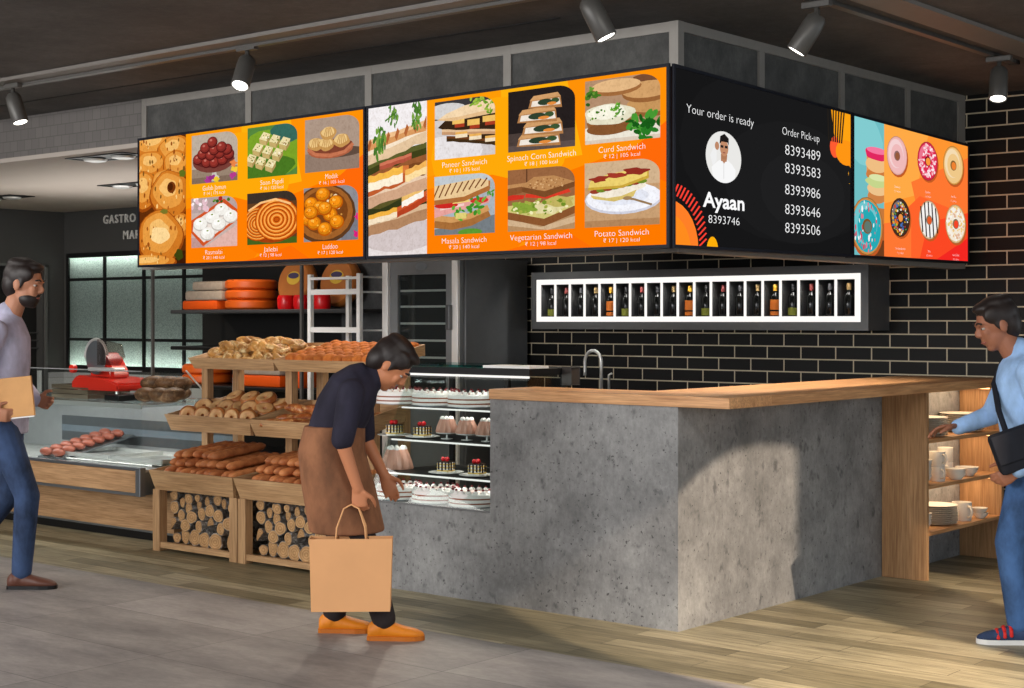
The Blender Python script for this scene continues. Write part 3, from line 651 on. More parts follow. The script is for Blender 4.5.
def glossy_bm(L=.2, r=.042):
    b = B(); n = 14; tube(b, [((k / n - .5) * L, .01 * math.sin(k * .5), r * .75) for k in range(n + 1)], [max(.006, r * math.sin(PI * (.05 + .9 * k / n)) ** .6) for k in range(n + 1)], 12)
    for v in b.verts: v.co.z = (v.co.z - r * .75) * .8 + r * .75
    return b
gp = obj('glossy_loaf', glossy_bm(), M['pretzel'], None, True); gu = []
for r in range(3):
    for c_ in range(5):
        y = T2[0] + .1 + r * .135; x = SXM + .11 + c_ * .155
        put(gp, gu, (x, y, tz(T2, y) + .012 + .012 * (c_ % 2)), (.2, random.uniform(-.1, .1), random.uniform(.7, 1.2)), 'glossy brown loaf slanting in %s row of middle tray, %s along' % (ORD[r], ORD[c_]), 'glossy loaves on the middle tray')['category'] = 'bread'
for c_ in range(4):
    put(gp, gu, (SXM + .18 + c_ * .16, T2[0] + .23, tz(T2, T2[0] + .23) + .075), (.15, .1, random.uniform(.4, 1.1)), 'glossy brown loaf lying over the others on middle tray, %s along' % ORD[c_], 'glossy loaves on the middle tray')['category'] = 'bread'
# ------------------------------------------------------------------ lowest tier: baguettes, ends to the front
def baguette_bm(L=.46, r=.036):
    n = 22; b = B()
    tube(b, [(0, k / n * L, r) for k in range(n + 1)], [r * (.34 if k in (0, n) else .74 if k in (1, n - 1) else .93 + .07 * math.sin(k * 1.9)) for k in range(n + 1)], 10)
    for v in b.verts: v.co.z = (v.co.z - r) * .82 + r
    return b
gp = obj('baguette', baguette_bm(), M['baguette'], None, True); gu = []
for cx0, n0, who in ((SXA + .07, 10, 'log crate nearest the glass case'), (SXM + .07, 10, 'log crate nearest the cakes')):
    for lay in range(4):
        n_ = n0 - lay - (1 if lay > 2 else 0)
        for c_ in range(n_):
            x = cx0 + (c_ + lay * .5) * .0745 + random.uniform(-.005, .005); y = .055 + lay * .014 + random.uniform(-.02, .03)
            put(gp, gu, (x, y, .425 + lay * .056 + random.uniform(-.004, .006)), (.107 + random.uniform(-.02, .02), 0, random.uniform(-.07, .07)), 'baguette over %s, layer %s, %s from window end' % (who, ('one', 'two', 'three', 'four')[lay], ORD[c_]), 'baguettes on the lowest trays')['category'] = 'baguette'
# ------------------------------------------------------------------ firewood
M['bark'] = bread('log_bark', (128, 118, 108), (66, 60, 55), (206, 204, 200), scale=20, rough=.9, bump=.9)
t_ = NT('log_end'); cc = t_.n('TexCoord'); ln = t_.n('VectorMath', operation='LENGTH'); sp = t_.n('SeparateXYZ'); cb = t_.n('CombineXYZ')
t_.l(cc.outputs['Object'], sp.inputs[0]); t_.l(sp.outputs['X'], cb.inputs[0]); t_.l(sp.outputs['Z'], cb.inputs[1]); t_.l(cb.outputs[0], ln.inputs[0])
ms = t_.n('Math', operation='MULTIPLY'); ms.inputs[1].default_value = 420; sn = t_.n('Math', operation='SINE'); t_.l(ln.outputs['Value'], ms.inputs[0]); t_.l(ms.outputs[0], sn.inputs[0])
k1 = t_.ramp(sn.outputs[0], [(.0, (186, 142, 94)), (1.0, (212, 172, 122))]); nz = t_.noise(t_.coords(), 25, 4)
M['log_end'] = t_.bsdf(t_.mix(.6, k1, t_.ramp(nz, [(.3, (170, 160, 150)), (.7, (255, 255, 255))]), 'MULTIPLY'), .8)
def log_tree(r, half=False):
    t = thing('log', 'x', 'log', (0, 0, 0), 0, 'split logs in the crates')
    n = 18; ang = [2 * PI * k / n for k in range(n)]
    if half: ang = [PI * k / (n - 1) for k in range(n)]
    rr = [r * (1 + .05 * math.sin(3 * a + r * 90) + .03 * math.sin(5 * a)) for a in ang]; L = .36
    ring = lambda y, s=1: [(rr[k] * math.cos(ang[k]) * s, y, rr[k] * math.sin(ang[k]) * s) for k in range(n)]
    b = B(); prism(b, ring(.004), (0, L, 0)); obj('bark', b, M['bark'], t, smooth=30, local=True)
    b = B(); prism(b, ring(.0, .9), (0, .0038, 0)); obj('cut_end', b, M['log_end'], t, local=True); return t
lps = [(log_tree(r, h), [], r, h) for r, h in ((.042, False), (.034, False), (.054, False), (.052, True), (.025, False))]
for cx0, cx1, who in ((SXA + .075, SXM - .08, 'crate nearest the glass case'), (SXM + .08, SXB - .08, 'crate nearest the cakes')):
    placed = []; rnd = random.Random(3)
    for idx in ([2] * 5 + [3] * 2 + [0] * 12 + [1] * 22 + [4] * 26):
        r = lps[idx][2]; best = None
        for tr2 in range(260):
            x = rnd.uniform(cx0 + r, cx1 - r); z = rnd.uniform(.047 + r, .395 - r)
            if all((x - q[0]) ** 2 + (z - q[1]) ** 2 > ((r + q[2]) * .97) ** 2 for q in placed):
                if best is None or z < best[1]: best = (x, z)
        if best: placed.append((best[0], best[1], r, idx))
    placed.sort(key=lambda q: (round(q[1] / .06), q[0])); rows = {}
    for x, z, r, idx in placed:
        k = min(5, int((z - .045) / .06)); rows[k] = rows.get(k, 0) + 1
        t, u, _, half = lps[idx]
        put(t, u, (x, .085 + rnd.uniform(-.008, .05), z), (rnd.uniform(-.06, .06), rnd.uniform(0, 6.2), rnd.uniform(-.3, .3)),
            '%s in %s, layer %s, %s from window end' % ('half-round log' if half else ('thin round log' if r < .04 else 'thick round log' if r > .05 else 'round log'), who, ('one', 'two', 'three', 'four', 'five', 'six')[k], ORD[rows[k] - 1]))

# ================================================================== CAKE CASE on the low ledge
kx0, kx1, ky0, ky1 = CX0 + .01, LX - .004, .012, .70
ck = thing('cake_case', 'lit glass cake cabinet with three glass shelves set into the concrete counter', 'cabinet', (-1.65, .35, LZ))
KZ = 1.2
obj('deck', box(B(), (kx0, ky0, LZ + .001), (kx1, ky1, LZ + .008)), plain('case_deck_grey', (120, 120, 120), .6), ck)
SH = [(.29, 1.0016), (.205, .821), (.12, .6376)]
for y, z in SH:
    g = obj('glass_shelf', box(B(), (kx0 + .012, y, z - .012), (kx1 - .012, ky1 - .03, z)), plain('shelf_dark_glass', (22, 22, 22), .45, spec=.15), ck)
    obj('led_edge', box(B(), (kx0 + .012, y - .01, z - .013), (kx1 - .012, y - .0005, z - .004)), M['led_white'], g)
slope = lambda x: [(x, ky0, LZ + .009), (x, ky0 + .004, LZ + .009), (x, .346, 1.19), (x, .342, 1.19)]
b = B(); prism(b, slope(kx0 + .014), (kx1 - kx0 - .028, 0, 0)); obj('front_glass', b, M['glass'], ck)
for x in (kx0 + .002, kx1 - .012):
    b = B(); prism(b, [(x, ky0, LZ + .009), (x, ky1 - .02, LZ + .009), (x, ky1 - .02, 1.19), (x, .346, 1.19)], (.01, 0, 0)); obj('side_glass', b, M['glass'], ck)
xr = at_y(531, 367, .346).x
obj('top_beam', box(B(), (kx0, .33, 1.193), (xr, ky1 + .0, 1.232), .003), M['black_metal'], ck)
tg = obj('top_glass', box(B(), (kx0, .335, 1.233), (xr - .34, ky1, 1.246)), M['glass_teal'], ck)
obj('top_cap', box(B(), (xr - .338, .335, 1.233), (xr, ky1 - .2, 1.247)), M['white'], ck)
obj('led_edge', box(B(), (kx0, .322, 1.18), (xr, .334, 1.192)), M['led_white'], ck)
for x in (kx0 + .03, kx1 - .05, (kx0 + kx1) / 2): obj('rear_post', box(B(), (x, ky1 - .03, LZ + .009), (x + .03, ky1 - .005, 1.19)), M['black_metal'], ck)
xe = at_y(571, 372, .70).x
b = box(B(), (LX + .06, .62, HC + .055), (xe, .70, 1.235), .004); 
obj('rear_housing', b, plain('case_housing', (58, 54, 52), .3), ck)
for z in (1.0, .819, .6356, 1.18):
    L = bpy.data.lights.new('cake_case_light', 'AREA'); L.shape = 'RECTANGLE'; L.size = .88; L.size_y = .03; L.energy = .9; L.color = (1, .95, .88)
    lo = bpy.data.objects.new('cake_case_light', L); COL.objects.link(lo); lo.location = ((kx0 + kx1) / 2, {1.18: .38, 1.0: .33, .819: .24, .6356: .15}[z], z - .016); lo.rotation_euler = (.35, 0, 0)
# ------------------------------------------------------------------ cakes
M['cream'] = plain('whipped_cream', (238, 234, 230), .5, var=.03); M['berry'] = plain('dark_cherry', (112, 26, 30), .3); M['cherry'] = plain('bright_cherry', (206, 34, 40), .25)
M['sponge'] = plain('chocolate_sponge', (150, 84, 56), .7); M['pud'] = plain('pink_blancmange', (196, 146, 126), .35, var=.05); M['yel'] = plain('custard_sponge', (222, 184, 78), .6); M['choc'] = plain('dark_chocolate', (52, 34, 26), .4)
def cake_tree():
    t = thing('cream_cake', 'x', 'cake', (0, 0, 0), 0, 'round cream cakes'); R = .148
    b = B(); lathe(b, [(0, .0), (R * 1.04, 0), (R * 1.04, .004), (0, .004)], seg=36); obj('cake_board', b, M['alu'], t, local=True)
    lay = [(.005, .02, 'cream', 1.0), (.02, .03, 'sponge', .99), (.03, .05, 'cream', 1.0), (.05, .06, 'sponge', .99), (.06, .088, 'cream', 1.0)]
    for z0, z1, m, s in lay: obj('cream_layer' if m == 'cream' else 'sponge_layer', lathe(B(), [(0, z0), (R * s, z0), (R * s, z1 - (.006 if z1 > .08 else 0)), (R * s - (.006 if z1 > .08 else 0), z1), (0, z1)], seg=40), M[m], t, smooth=40, local=True)
    sw = B()
    for k in range(18):
        a = 2 * PI * k / 18; lathe(sw, [(.016, .087), (.018, .094), (.012, .103), (.004, .109), (0, .110)], (R * .84 * math.cos(a), R * .84 * math.sin(a), 0), 8)
    obj('cream_swirls', sw, M['cream'], t, smooth=True, local=True); fl = B(); lathe(fl, [(R * .66, .088), (R * .64, .094), (R * .3, .096), (0, .095)], seg=24); obj('chocolate_flakes', fl, bread('flaked_topping', (226, 214, 206), (120, 52, 46), scale=60, rough=.7), t, smooth=True, local=True)
    for k in range(18):
        a = 2 * PI * k / 18; ch = B(); ellipsoid(ch, (R * .84 * math.cos(a), R * .84 * math.sin(a), .112), (.0085, .0085, .008), seg=8, rings=6); obj('cherry', ch, M['berry'], t, smooth=True, local=True)
    return t
ca = cake_tree(); cu_ = []
def cpx(px, y): return at_y(px, 400, y).x
for px, w in ((400, 'nearest the walking customer'), (436, 'in the middle of three'), (472, 'against the concrete counter')):
    put(ca, cu_, (cpx(px, SH[0][0] + .17), SH[0][0] + .17, SH[0][1] + .001), random.uniform(0, 6), 'round cream cake %s on the top glass shelf' % w, scale=(.95, .95, .82))
for px, w in ((400, 'nearest the walking customer'), (437, 'in the middle of three'), (474, 'against the concrete counter')):
    put(ca, cu_, (cpx(px, .17), .17, LZ + .009), random.uniform(0, 6), 'round cream cake %s on the case floor' % w, scale=(.95, .95, .82))
def pud_tree():
    t = thing('fluted_pudding', 'x', 'pudding', (0, 0, 0), 0, 'fluted pink puddings'); b = B(); n = 48; H = .088
    rings = []
    for z, r, fl in ((.0, .07, .004), (.006, .073, .005), (.04, .064, .005), (.075, .05, .004), (H, .044, .003)):
        rings.append([b.verts.new(((r + fl * math.cos(12 * 2 * PI * k / n)) * math.cos(2 * PI * k / n), (r + fl * math.cos(12 * 2 * PI * k / n)) * math.sin(2 * PI * k / n), z)) for k in range(n)])
    for a, c_ in zip(rings, rings[1:]):
        for k in range(n): b.faces.new((a[k], a[(k + 1) % n], c_[(k + 1) % n], c_[k]))
    b.faces.new(rings[0][::-1]); b.faces.new(rings[-1]); obj('pudding_body', b, M['pud'], t, smooth=50, local=True)
    s = B()
    for k in range(8):
        a = 2 * PI * k / 8; lathe(s, [(.012, H - .002), (.013, H + .006), (.007, H + .014), (0, H + .019)], (.034 * math.cos(a), .034 * math.sin(a), 0), 8)
    obj('cream_dots', s, M['cream'], t, smooth=True, local=True); return t
def goblet(x, y, z, lab):
    b = B(); lathe(b, [(0, 0), (.034, 0), (.034, .003), (.006, .006), (.005, .026), (.05, .032), (.062, .035), (.062, .038), (0, .036)], seg=24)
    o = obj('cake_foot_dish', b, M['white'], None, 40); o.location = (x, y, z); return tag(o, lab, 'dish', 'footed dishes')
pd = pud_tree(); pu = []
for px, w in ((447, 'nearest the chocolate squares'), (467, 'in the middle of three'), (487, 'against the concrete counter')):
    y = SH[1][0] + .12; x = cpx(px, y); goblet(x, y, SH[1][1] + .001, 'small footed dish under the pudding %s' % w)
    put(pd, pu, (x, y, SH[1][1] + .0395), random.uniform(0, 1), 'small fluted pink pudding %s on the second shelf' % w, scale=.86)
put(pd, pu, (cpx(397, SH[2][0] + .13), SH[2][0] + .13, SH[2][1] + .001), 0, 'large fluted pink pudding with cream dots on the lowest glass shelf', scale=1.28)
def slice_tree():
    t = thing('cake_square', 'x', 'cake', (0, 0, 0), 0, 'chocolate striped cake squares'); s = .036
    obj('sponge_block', box(B(), (-s, -s, 0), (s, s, .06), .003), M['cream'], t, local=True)
    for i in range(3): obj('custard_stripe', box(B(), (-s - .001, -s - .001, .008 + i * .018), (s + .001, s + .001, .016 + i * .018)), M['yel'], t, local=True)
    d = B()
    for sx in (-1, 0, 1):
        for sy in (-1, 1): box(d, (sx * .024 - .006, sy * s - .0022, .012 + .006 * abs(sx)), (sx * .024 + .006, sy * s + .0022, .0605)); box(d, (sy * s - .0022, sx * .024 - .006, .012 + .006 * abs(sx)), (sy * s + .0022, sx * .024 + .006, .0605))
    box(d, (-s - .002, -s - .002, .058), (s + .002, s + .002, .062)); obj('chocolate_drip', d, M['choc'], t, local=True)
    for i, (x, y) in enumerate(((-.012, -.01), (.012, -.008), (0, .012))):
        c_ = B(); ellipsoid(c_, (x, y, .075), (.014, .014, .013), seg=10, rings=8); obj('cherry', c_, M['cherry'], t, smooth=True, local=True)
    return t
sl = slice_tree(); su = []; dp = obj('oval_plate', lathe(B(), [(0, 0), (.06, 0), (.1, .006), (.1, .009), (.058, .004), (0, .004)], seg=32), M['white'], None, 40); du = []
for px, k, w in ((394.5, 1, 'second shelf, nearest the walking customer'), (422.5, 1, 'second shelf, beside the small puddings'), (446, 2, 'lowest glass shelf, beside the large pudding'), (477, 2, 'lowest glass shelf, against the concrete counter')):
    y = SH[k][0] + .11; x = cpx(px, y)
    o = put(dp, du, (x, y, SH[k][1] + .001), 0, 'white plate under the striped cake square, %s' % w, 'white cake plates'); o['category'] = 'plate'
    put(sl, su, (x, y, SH[k][1] + .0055), .1, 'chocolate striped cake square with cherries, %s' % w)

# ================================================================== GLASS SERVING CASE (left)
gx0_, gx1_ = -6.9, -4.205
sc_ = thing('serving_case', 'long oak and glass refrigerated serving case beside the bread stand', 'display case', (-5.5, .5, 0))
obj('plinth', box(B(), (gx0_, .29, .06), (gx1_ - .02, .95, .36), .003), M['oak'], sc_)
obj('kick_strip', box(B(), (gx0_, .30, 0.002), (gx1_ - .02, .94, .06)), M['black_metal'], sc_); obj('kick_trim', box(B(), (gx0_, .285, .056), (gx1_ - .018, .29, .07)), M['alu'], sc_)
obj('band_frame', frame_ring(box(B(), (gx0_, .045, .352), (gx1_, .95, .50)), gx0_, gx1_, .345, .53, .018, .0, .045), M['alu'], sc_)
obj('front_drawer', box(B(), (gx0_ + .018, .004, .365), (gx1_ - .05, .044, .508)), M['oak'], sc_)
obj('end_cap', box(B(), (gx1_ - .048, -.003, .343), (gx1_ + .003, .044, .532), .003), M['alu'], sc_)
obj('deck', box(B(), (gx0_ + .01, .046, .5), (gx1_ - .01, .85, .515)), M['steel'], sc_)
for y in (.12, .2, .28, .36, .44, .52): obj('deck_rail', tube(B(), [(-5.2, y, .535), (gx1_ - .03, y, .535)], .005, 6), M['steel'], sc_)
b = B(); box(b, (gx0_, .84, .515), (gx1_, .86, .93)); obj('back_panel', b, plain('case_back', (168, 170, 172), .3, .3), sc_)
b = B()
for i in range(150):
    x = gx0_ + .6 + i * .0137; box(b, (x, .826, .57), (x + .006, .84, .76))
o = obj('vent_grille', b, plain('grille_dark', (104, 108, 112), .5), sc_)
obj('grille_band', box(B(), (gx0_ + .6, .8245, .64), (gx1_ - .02, .8258, .69)), plain('grille_band_grey', (110, 120, 130), .5), sc_)
obj('front_glass', box(B(), (gx0_ + .01, .008, .533), (gx1_ - .002, .016, 1.16)), M['glass'], sc_)
obj('front_glass_rim', box(B(), (gx0_ + .01, .007, 1.1605), (gx1_ - .002, .017, 1.1665)), plain('glass_rim', (150, 152, 152), .3), sc_)
b = B(); prism(b, [(gx1_ - .01, .02, .533), (gx1_ - .01, .82, .533), (gx1_ - .01, .82, .80), (gx1_ - .01, .55, .99), (gx1_ - .01, .38, 1.155), (gx1_ - .01, .02, 1.155)], (.008, 0, 0)); obj('side_glass', b, M['glass'], sc_)
obj('side_rim', tube(B(), [(gx1_ - .006, .38, 1.16), (gx1_ - .006, .56, .99), (gx1_ - .006, .82, .80)], .006, 6), M['white'], sc_)
obj('glass_shelf', box(B(), (gx0_ + .02, .03, .925), (gx1_ - .02, .83, .94)), M['glass'], sc_)
obj('shelf_rail', box(B(), (gx0_ + .02, .02, .915), (gx1_ - .015, .03, .945)), M['steel'], sc_)
for x in (gx0_ + .3, -5.6, gx1_ - .03): obj('shelf_post', box(B(), (x, .80, .93), (x + .025, .825, 1.1)), M['steel'], sc_)
L = bpy.data.lights.new('case_fill_light', 'AREA'); L.shape = 'RECTANGLE'; L.size = 2.5; L.size_y = .06; L.energy = 9; L.color = (1, .97, .94)  # fill lamp added under the shelf to brighten the case interior
lo = bpy.data.objects.new('case_fill_light', L); COL.objects.link(lo); lo.location = (-5.5, .1, .9); lo.rotation_euler = (.5, 0, 0)
# slicer
sx, sy = at_y(112, 392, .42).x, .42
bd = single(box(B(), (at_y(62, 400, .2).x + .5, .2, .942), (sx + .38, .7, .985), .005), 'slicing_board', 'black board under the red slicer on the glass case', 'board', M['black_metal'], (0, 0, 0))
sr = thing('meat_slicer', 'red enamel meat slicer with steel blade on the serving case', 'slicer', (sx, sy, .985))
b = B(); z0 = .985
for x, y in ((-.2, -.13), (-.2, .13), (.24, -.13), (.24, .13)): lathe(b, [(0, 0), (.016, 0), (.013, .022), (0, .022)], (sx + x, sy + y, z0 + .0005), 10)
obj('foot', b, M['steel'], sr, smooth=40)
b = B(); prism(b, [(sx - .25, sy - .17, z0 + .022), (sx - .25, sy - .17, z0 + .085), (sx - .19, sy - .17, z0 + .125), (sx + .12, sy - .17, z0 + .105), (sx + .30, sy - .17, z0 + .075), (sx + .30, sy - .17, z0 + .022)], (0, .34, 0)); bmesh.ops.bevel(b, geom=b.edges[:], offset=.015, segments=2, affect='EDGES'); obj('base', b, M['red_enamel'], sr, smooth=40)
b = B(); prism(b, [(sx - .15, sy - .09, z0 + .1), (sx - .13, sy - .09, z0 + .22), (sx - .04, sy - .09, z0 + .29), (sx + .03, sy - .09, z0 + .27), (sx + .11, sy - .09, z0 + .17), (sx + .13, sy - .09, z0 + .095)], (0, .16, 0)); bmesh.ops.bevel(b, geom=b.edges[:], offset=.02, segments=2, affect='EDGES'); obj('motor_housing', b, M['red_enamel'], sr, smooth=40)
R_ = Matrix.Translation((sx - .03, sy - .11, z0 + .25)) @ Matrix.Rotation(PI / 2, 4, 'X')
obj('blade', xform(lathe(B(), [(0, 0), (.115, 0), (.12, .004), (.115, .008), (0, .012)], seg=40), R_), M['alu'], sr, smooth=30)
obj('blade_guard', tube(B(), [(sx - .03 + .13 * math.cos(a), sy - .112, z0 + .25 + .13 * math.sin(a)) for a in [PI * (.05 + .95 * k / 20) for k in range(21)]], .01, 8), M['steel'], sr, smooth=True)
b = B(); prism(b, [(sx + .02, sy - .14, z0 + .2), (sx + .02, sy - .14, z0 + .38), (sx + .28, sy - .14, z0 + .35), (sx + .32, sy - .14, z0 + .26), (sx + .26, sy - .14, z0 + .2)], (0, .02, 0)); obj('slice_guard', b, glassy('smoked_guard', (226, 218, 214), .5), sr)
obj('carriage', box(B(), (sx + .02, sy - .22, z0 + .16), (sx + .33, sy - .13, z0 + .185), .006), M['steel'], sr)
obj('dial_knob', xform(lathe(B(), [(0, 0), (.03, 0), (.03, .03), (0, .035)], seg=18), Matrix.Translation((sx - .2, sy - .17, z0 + .17)) @ Matrix.Rotation(PI / 2, 4, 'X')), M['red_enamel'], sr, smooth=40)
# wooden crate and loaves on the case shelf
wx = at_y(66, 395, .3).x
b = B(); x0, x1, y0, y1, z0 = wx - .12, wx + .32, .26, .62, .942
for k in range(3): box(b, (x0, y0, z0 + k * .034), (x1, y0 + .012, z0 + k * .034 + .028)); box(b, (x0, y1 - .012, z0 + k * .034), (x1, y1, z0 + k * .034 + .028)); box(b, (x0, y0 + .012, z0 + k * .034), (x0 + .012, y1 - .012, z0 + k * .034 + .028)); box(b, (x1 - .012, y0 + .012, z0 + k * .034), (x1, y1 - .012, z0 + k * .034 + .028))
box(b, (x0 + .012, y0 + .012, z0), (x1 - .012, y1 - .012, z0 + .01))
single(b, 'wooden_crate', 'weathered slatted wooden crate on the glass case by the man', 'crate', wood('weathered', (128, 112, 92), (92, 80, 66), 0), (0, 0, 0), smooth=False)
M['dark_loaf'] = bread('dark_loaf_crust', (126, 84, 54), (76, 48, 30), (170, 128, 92), scale=12)
b = B(); ellipsoid(b, (0, 0, .05), (.1, .075, .05), seg=18, rings=12); lp = obj('round_loaf', b, M['dark_loaf'], None, True); lu = []
for i, (px, y, dz) in enumerate(((146, .3, 0), (160, .32, 0), (173, .36, 0), (150, .5, 0), (164, .52, 0), (178, .55, 0), (154, .4, .075), (168, .42, .075), (182, .48, .07))):
    put(lp, lu, (min(at_y(px, 395, y).x, gx1_ - .12), y, .942 + dz), (random.uniform(-.1, .1), random.uniform(-.2, .2), random.uniform(-.5, .5)), 'dark round loaf on case top, %s of the %s beside the bread stand' % (ORD[i % 3], ('front row', 'back row', 'upper layer')[i // 3]), 'dark loaves on the serving case')['category'] = 'bread'
b = B(); prism(b, [(-.16, 0, 0), (-.16, .6, .13), (-.16, .6, .142), (-.16, 0, .012)], (.32, 0, 0)); px_ = at_y(52, 440, .15).x
single(b, 'pastry_ramp', 'sloping steel pastry ramp inside the serving case beside the man', 'tray', M['alu'], (px_, .14, .516), smooth=False)
b = B(); ellipsoid(b, (0, 0, .03), (.07, .032, .03), seg=14, rings=8); pp = obj('glazed_pastry', b, plain('glazed_pastry_red', (156, 84, 66), .35, var=.2), None, True); pu2 = []
for r in range(7):
    for c_ in range(2):
        y = .02 + r * .083; put(pp, pu2, (px_ - .075 + c_ * .15, .14 + y, .516 + .013 + y * .217), (.2, 0, 0), 'glazed reddish pastry, %s step up the ramp, %s column' % (ORD[r], ('outer', 'inner')[c_]), 'pastries on the ramp')['category'] = 'pastry'
b = B(); box(b, (-.28, -.22, 0), (.28, .22, .006)); 
for s in (-1, 1): box(b, (-.28, s * .22 - .006, 0), (.28, s * .22 + .006, .028)); box(b, (s * .28 - .006, -.22, 0), (s * .28 + .006, .22, .028))
tp3 = obj('steel_tray', b, M['steel'], None); tu3 = []
for i, x in enumerate((-5.1, -4.515)): put(tp3, tu3, (x + (.0 if i else -.0), .42, .541), 0, 'empty shallow steel tray on the case deck, %s the bread stand' % ('farther from', 'nearest')[i], 'steel trays in the serving case')['category'] = 'tray'

# ================================================================== LIGHT FITTINGS
def spot(cx, cy, tx_, ty_, lab, energy, size=40, blend=.4, col=(1, .93, .84)):
    """track spot at (cx,cy), pointing along (tx_,ty_,-1)"""
    t = thing('track_spotlight', lab, 'spotlight', (cx, cy, CEIL - .02), 0, 'ceiling track spotlights')
    obj('adaptor', box(B(), (cx - .07, cy - .018, CEIL - .05), (cx + .07, cy + .018, CEIL - .0205), .004), M['lamp_body'], t)
    obj('stem', tube(B(), [(cx, cy, CEIL - .05), (cx, cy, CEIL - .11)], .012), M['lamp_body'], t, smooth=True)
    d = V((tx_, ty_, -1)).normalized(); top = V((cx, cy, CEIL - .1)) - d * .02; R = d.to_track_quat('-Z', 'Y').to_matrix().to_4x4(); m = Matrix.Translation(top) @ R
    obj('lamp_housing', xform(lathe(B(), [(0, 0), (.03, -.002), (.045, -.02), (.048, -.06), (.048, -.185), (.044, -.19), (.04, -.182), (0, -.182)], seg=28), m), M['lamp_body'], t, smooth=40)
    obj('lamp_face', xform(lathe(B(), [(0, -.186), (.039, -.186), (.039, -.183), (0, -.183)], seg=24), m), M['spot_face'], t)
    L = bpy.data.lights.new('track_spotlight_light', 'SPOT'); L.energy = energy; L.spot_size = math.radians(size); L.spot_blend = blend; L.color = col; L.shadow_soft_size = .04
    lo = bpy.data.objects.new('track_spotlight_light', L); COL.objects.link(lo); lo.location = top + d * .2; lo.rotation_euler = d.to_track_quat('-Z', 'Y').to_euler()
spot(-4.12, -.99, .35, .1, 'ceiling spotlight farthest along the track, above the man with folder', 7, 60)
spot(-2.03, -.95, .25, -.55, 'ceiling spotlight above the sweets menu screen, lamp face to the front', 7, 60)
spot(.22, -1.0, .42, .25, 'ceiling spotlight in front of the screens corner, tilted to the counter', 7, 60)
spot(.78, -.06, -.55, -.3, 'ceiling spotlight above the order pick-up screen', 7, 60)
spot(.82, 1.87, .1, -.35, 'ceiling spotlight nearest the black brick wall', 7, 60)
for name, lo, hi, lab in (('lighting_track', (.76, -.5, CEIL - .02), (.8, 2.2, CEIL - .0005), 'slim dark lighting track above the pick-up screens side'), ('lighting_track', (-6, -.97, CEIL - .0365), (.5, -.93, CEIL - .0205), 'slim dark lighting track above the food menu screens side')):
    t = thing(name, lab, 'lighting track', lo); obj('rail_body', box(B(), lo, hi), M['lamp_body'], t); obj('end_stop', box(B(), (hi[0] - .045, hi[1] - .045, lo[2] - .002), (hi[0] + .002, hi[1] + .002, hi[2])), M['black_metal'], t)
for px, py, lab in ((109, 156.5, 'recessed twin downlight nearer the screens in the pale lowered ceiling'), (134, 184, 'recessed twin downlight deeper in the pale lowered ceiling'), (2, 197, 'recessed twin downlight deepest in the lowered ceiling, at photo edge')):
    p = at_z(px, py, 2.63); t = thing('recessed_downlight', lab, 'downlight', (p.x, p.y, 2.63), 0, 'recessed downlights')
    obj('slot', xform(frame_ring(box(B(), (p.x - .31, .0052, -.11), (p.x + .31, .006, .11)), p.x - .33, p.x + .33, -.13, .13, .02, 0, .006), Matrix.Translation((0, p.y, 2.622)) @ Matrix.Rotation(PI / 2, 4, 'X')), M['black_metal'], t)
    for s in (-.16, .16): obj('reflector', lathe(B(), [(0, 2.6), (.03, 2.598), (.075, 2.606), (.085, 2.62), (0, 2.6205)], (p.x + s, p.y, 0), 24), M['steel'], t, smooth=40)
# ================================================================== DIGITAL SCREENS
def pt(px, py, t): return CAM + ray(px, py) * t
cT, cB = pt(671, 63, 7.0), pt(671, 247.7, 7.0)
lT, lB = pt(138.4, 138.7, 10.0), pt(138.4, 267.5, 10.0)
rT, rB = pt(968.5, 144.5, 9.9), pt(968.5, 263.6, 9.9)
for a, b_ in ((lT, lB), (cT, cB), (rT, rB)): a.x = b_.x = (a.x + b_.x) / 2; a.y = b_.y = (a.y + b_.y) / 2
def screen_mat(tex):
    t = NT('screen_picture' if tex else 'screen_flat'); a = t.n('VertexColor', layer_name='Col'); c = a.outputs['Color']
    if tex:
        n = t.noise(t.coords(), 75, 5, .65); c = t.mix(1, c, t.ramp(n, [(.3, (232, 228, 224)), (.5, (252, 251, 250)), (.75, (255, 255, 255))]), 'MULTIPLY')
        m = t.noise(t.coords(), 26, 3, .6); c = t.mix(.2, c, t.ramp(m, [(.35, (206, 200, 194)), (.6, (255, 255, 255))]), 'MULTIPLY')
    e = t.n('Emission'); t.l(c, e.inputs[0]); e.inputs[1].default_value = 1.12 if tex else 1.0; t.l(e.outputs[0], t.out.inputs[0]); return t.m
M['pic'] = screen_mat(True); M['flat'] = screen_mat(False)
def clip(poly, conv):
    """Sutherland-Hodgman against a convex counter-clockwise polygon"""
    out = list(poly)
    for i in range(len(conv)):
        ax, ay = conv[i]; bx, by = conv[(i + 1) % len(conv)]
        ins = lambda p: (bx - ax) * (p[1] - ay) - (by - ay) * (p[0] - ax) >= -1e-9
        src = out; out = []
        for j in range(len(src)):
            p, q = src[j], src[(j + 1) % len(src)]; a, b_ = ins(p), ins(q)
            if a: out.append(p)
            if a != b_:
                d1 = (bx - ax) * (p[1] - ay) - (by - ay) * (p[0] - ax); d2 = (bx - ax) * (q[1] - ay) - (by - ay) * (q[0] - ax); k = d1 / (d1 - d2)
                out.append((p[0] + (q[0] - p[0]) * k, p[1] + (q[1] - p[1]) * k))
        if len(out) < 3: return []
    return out
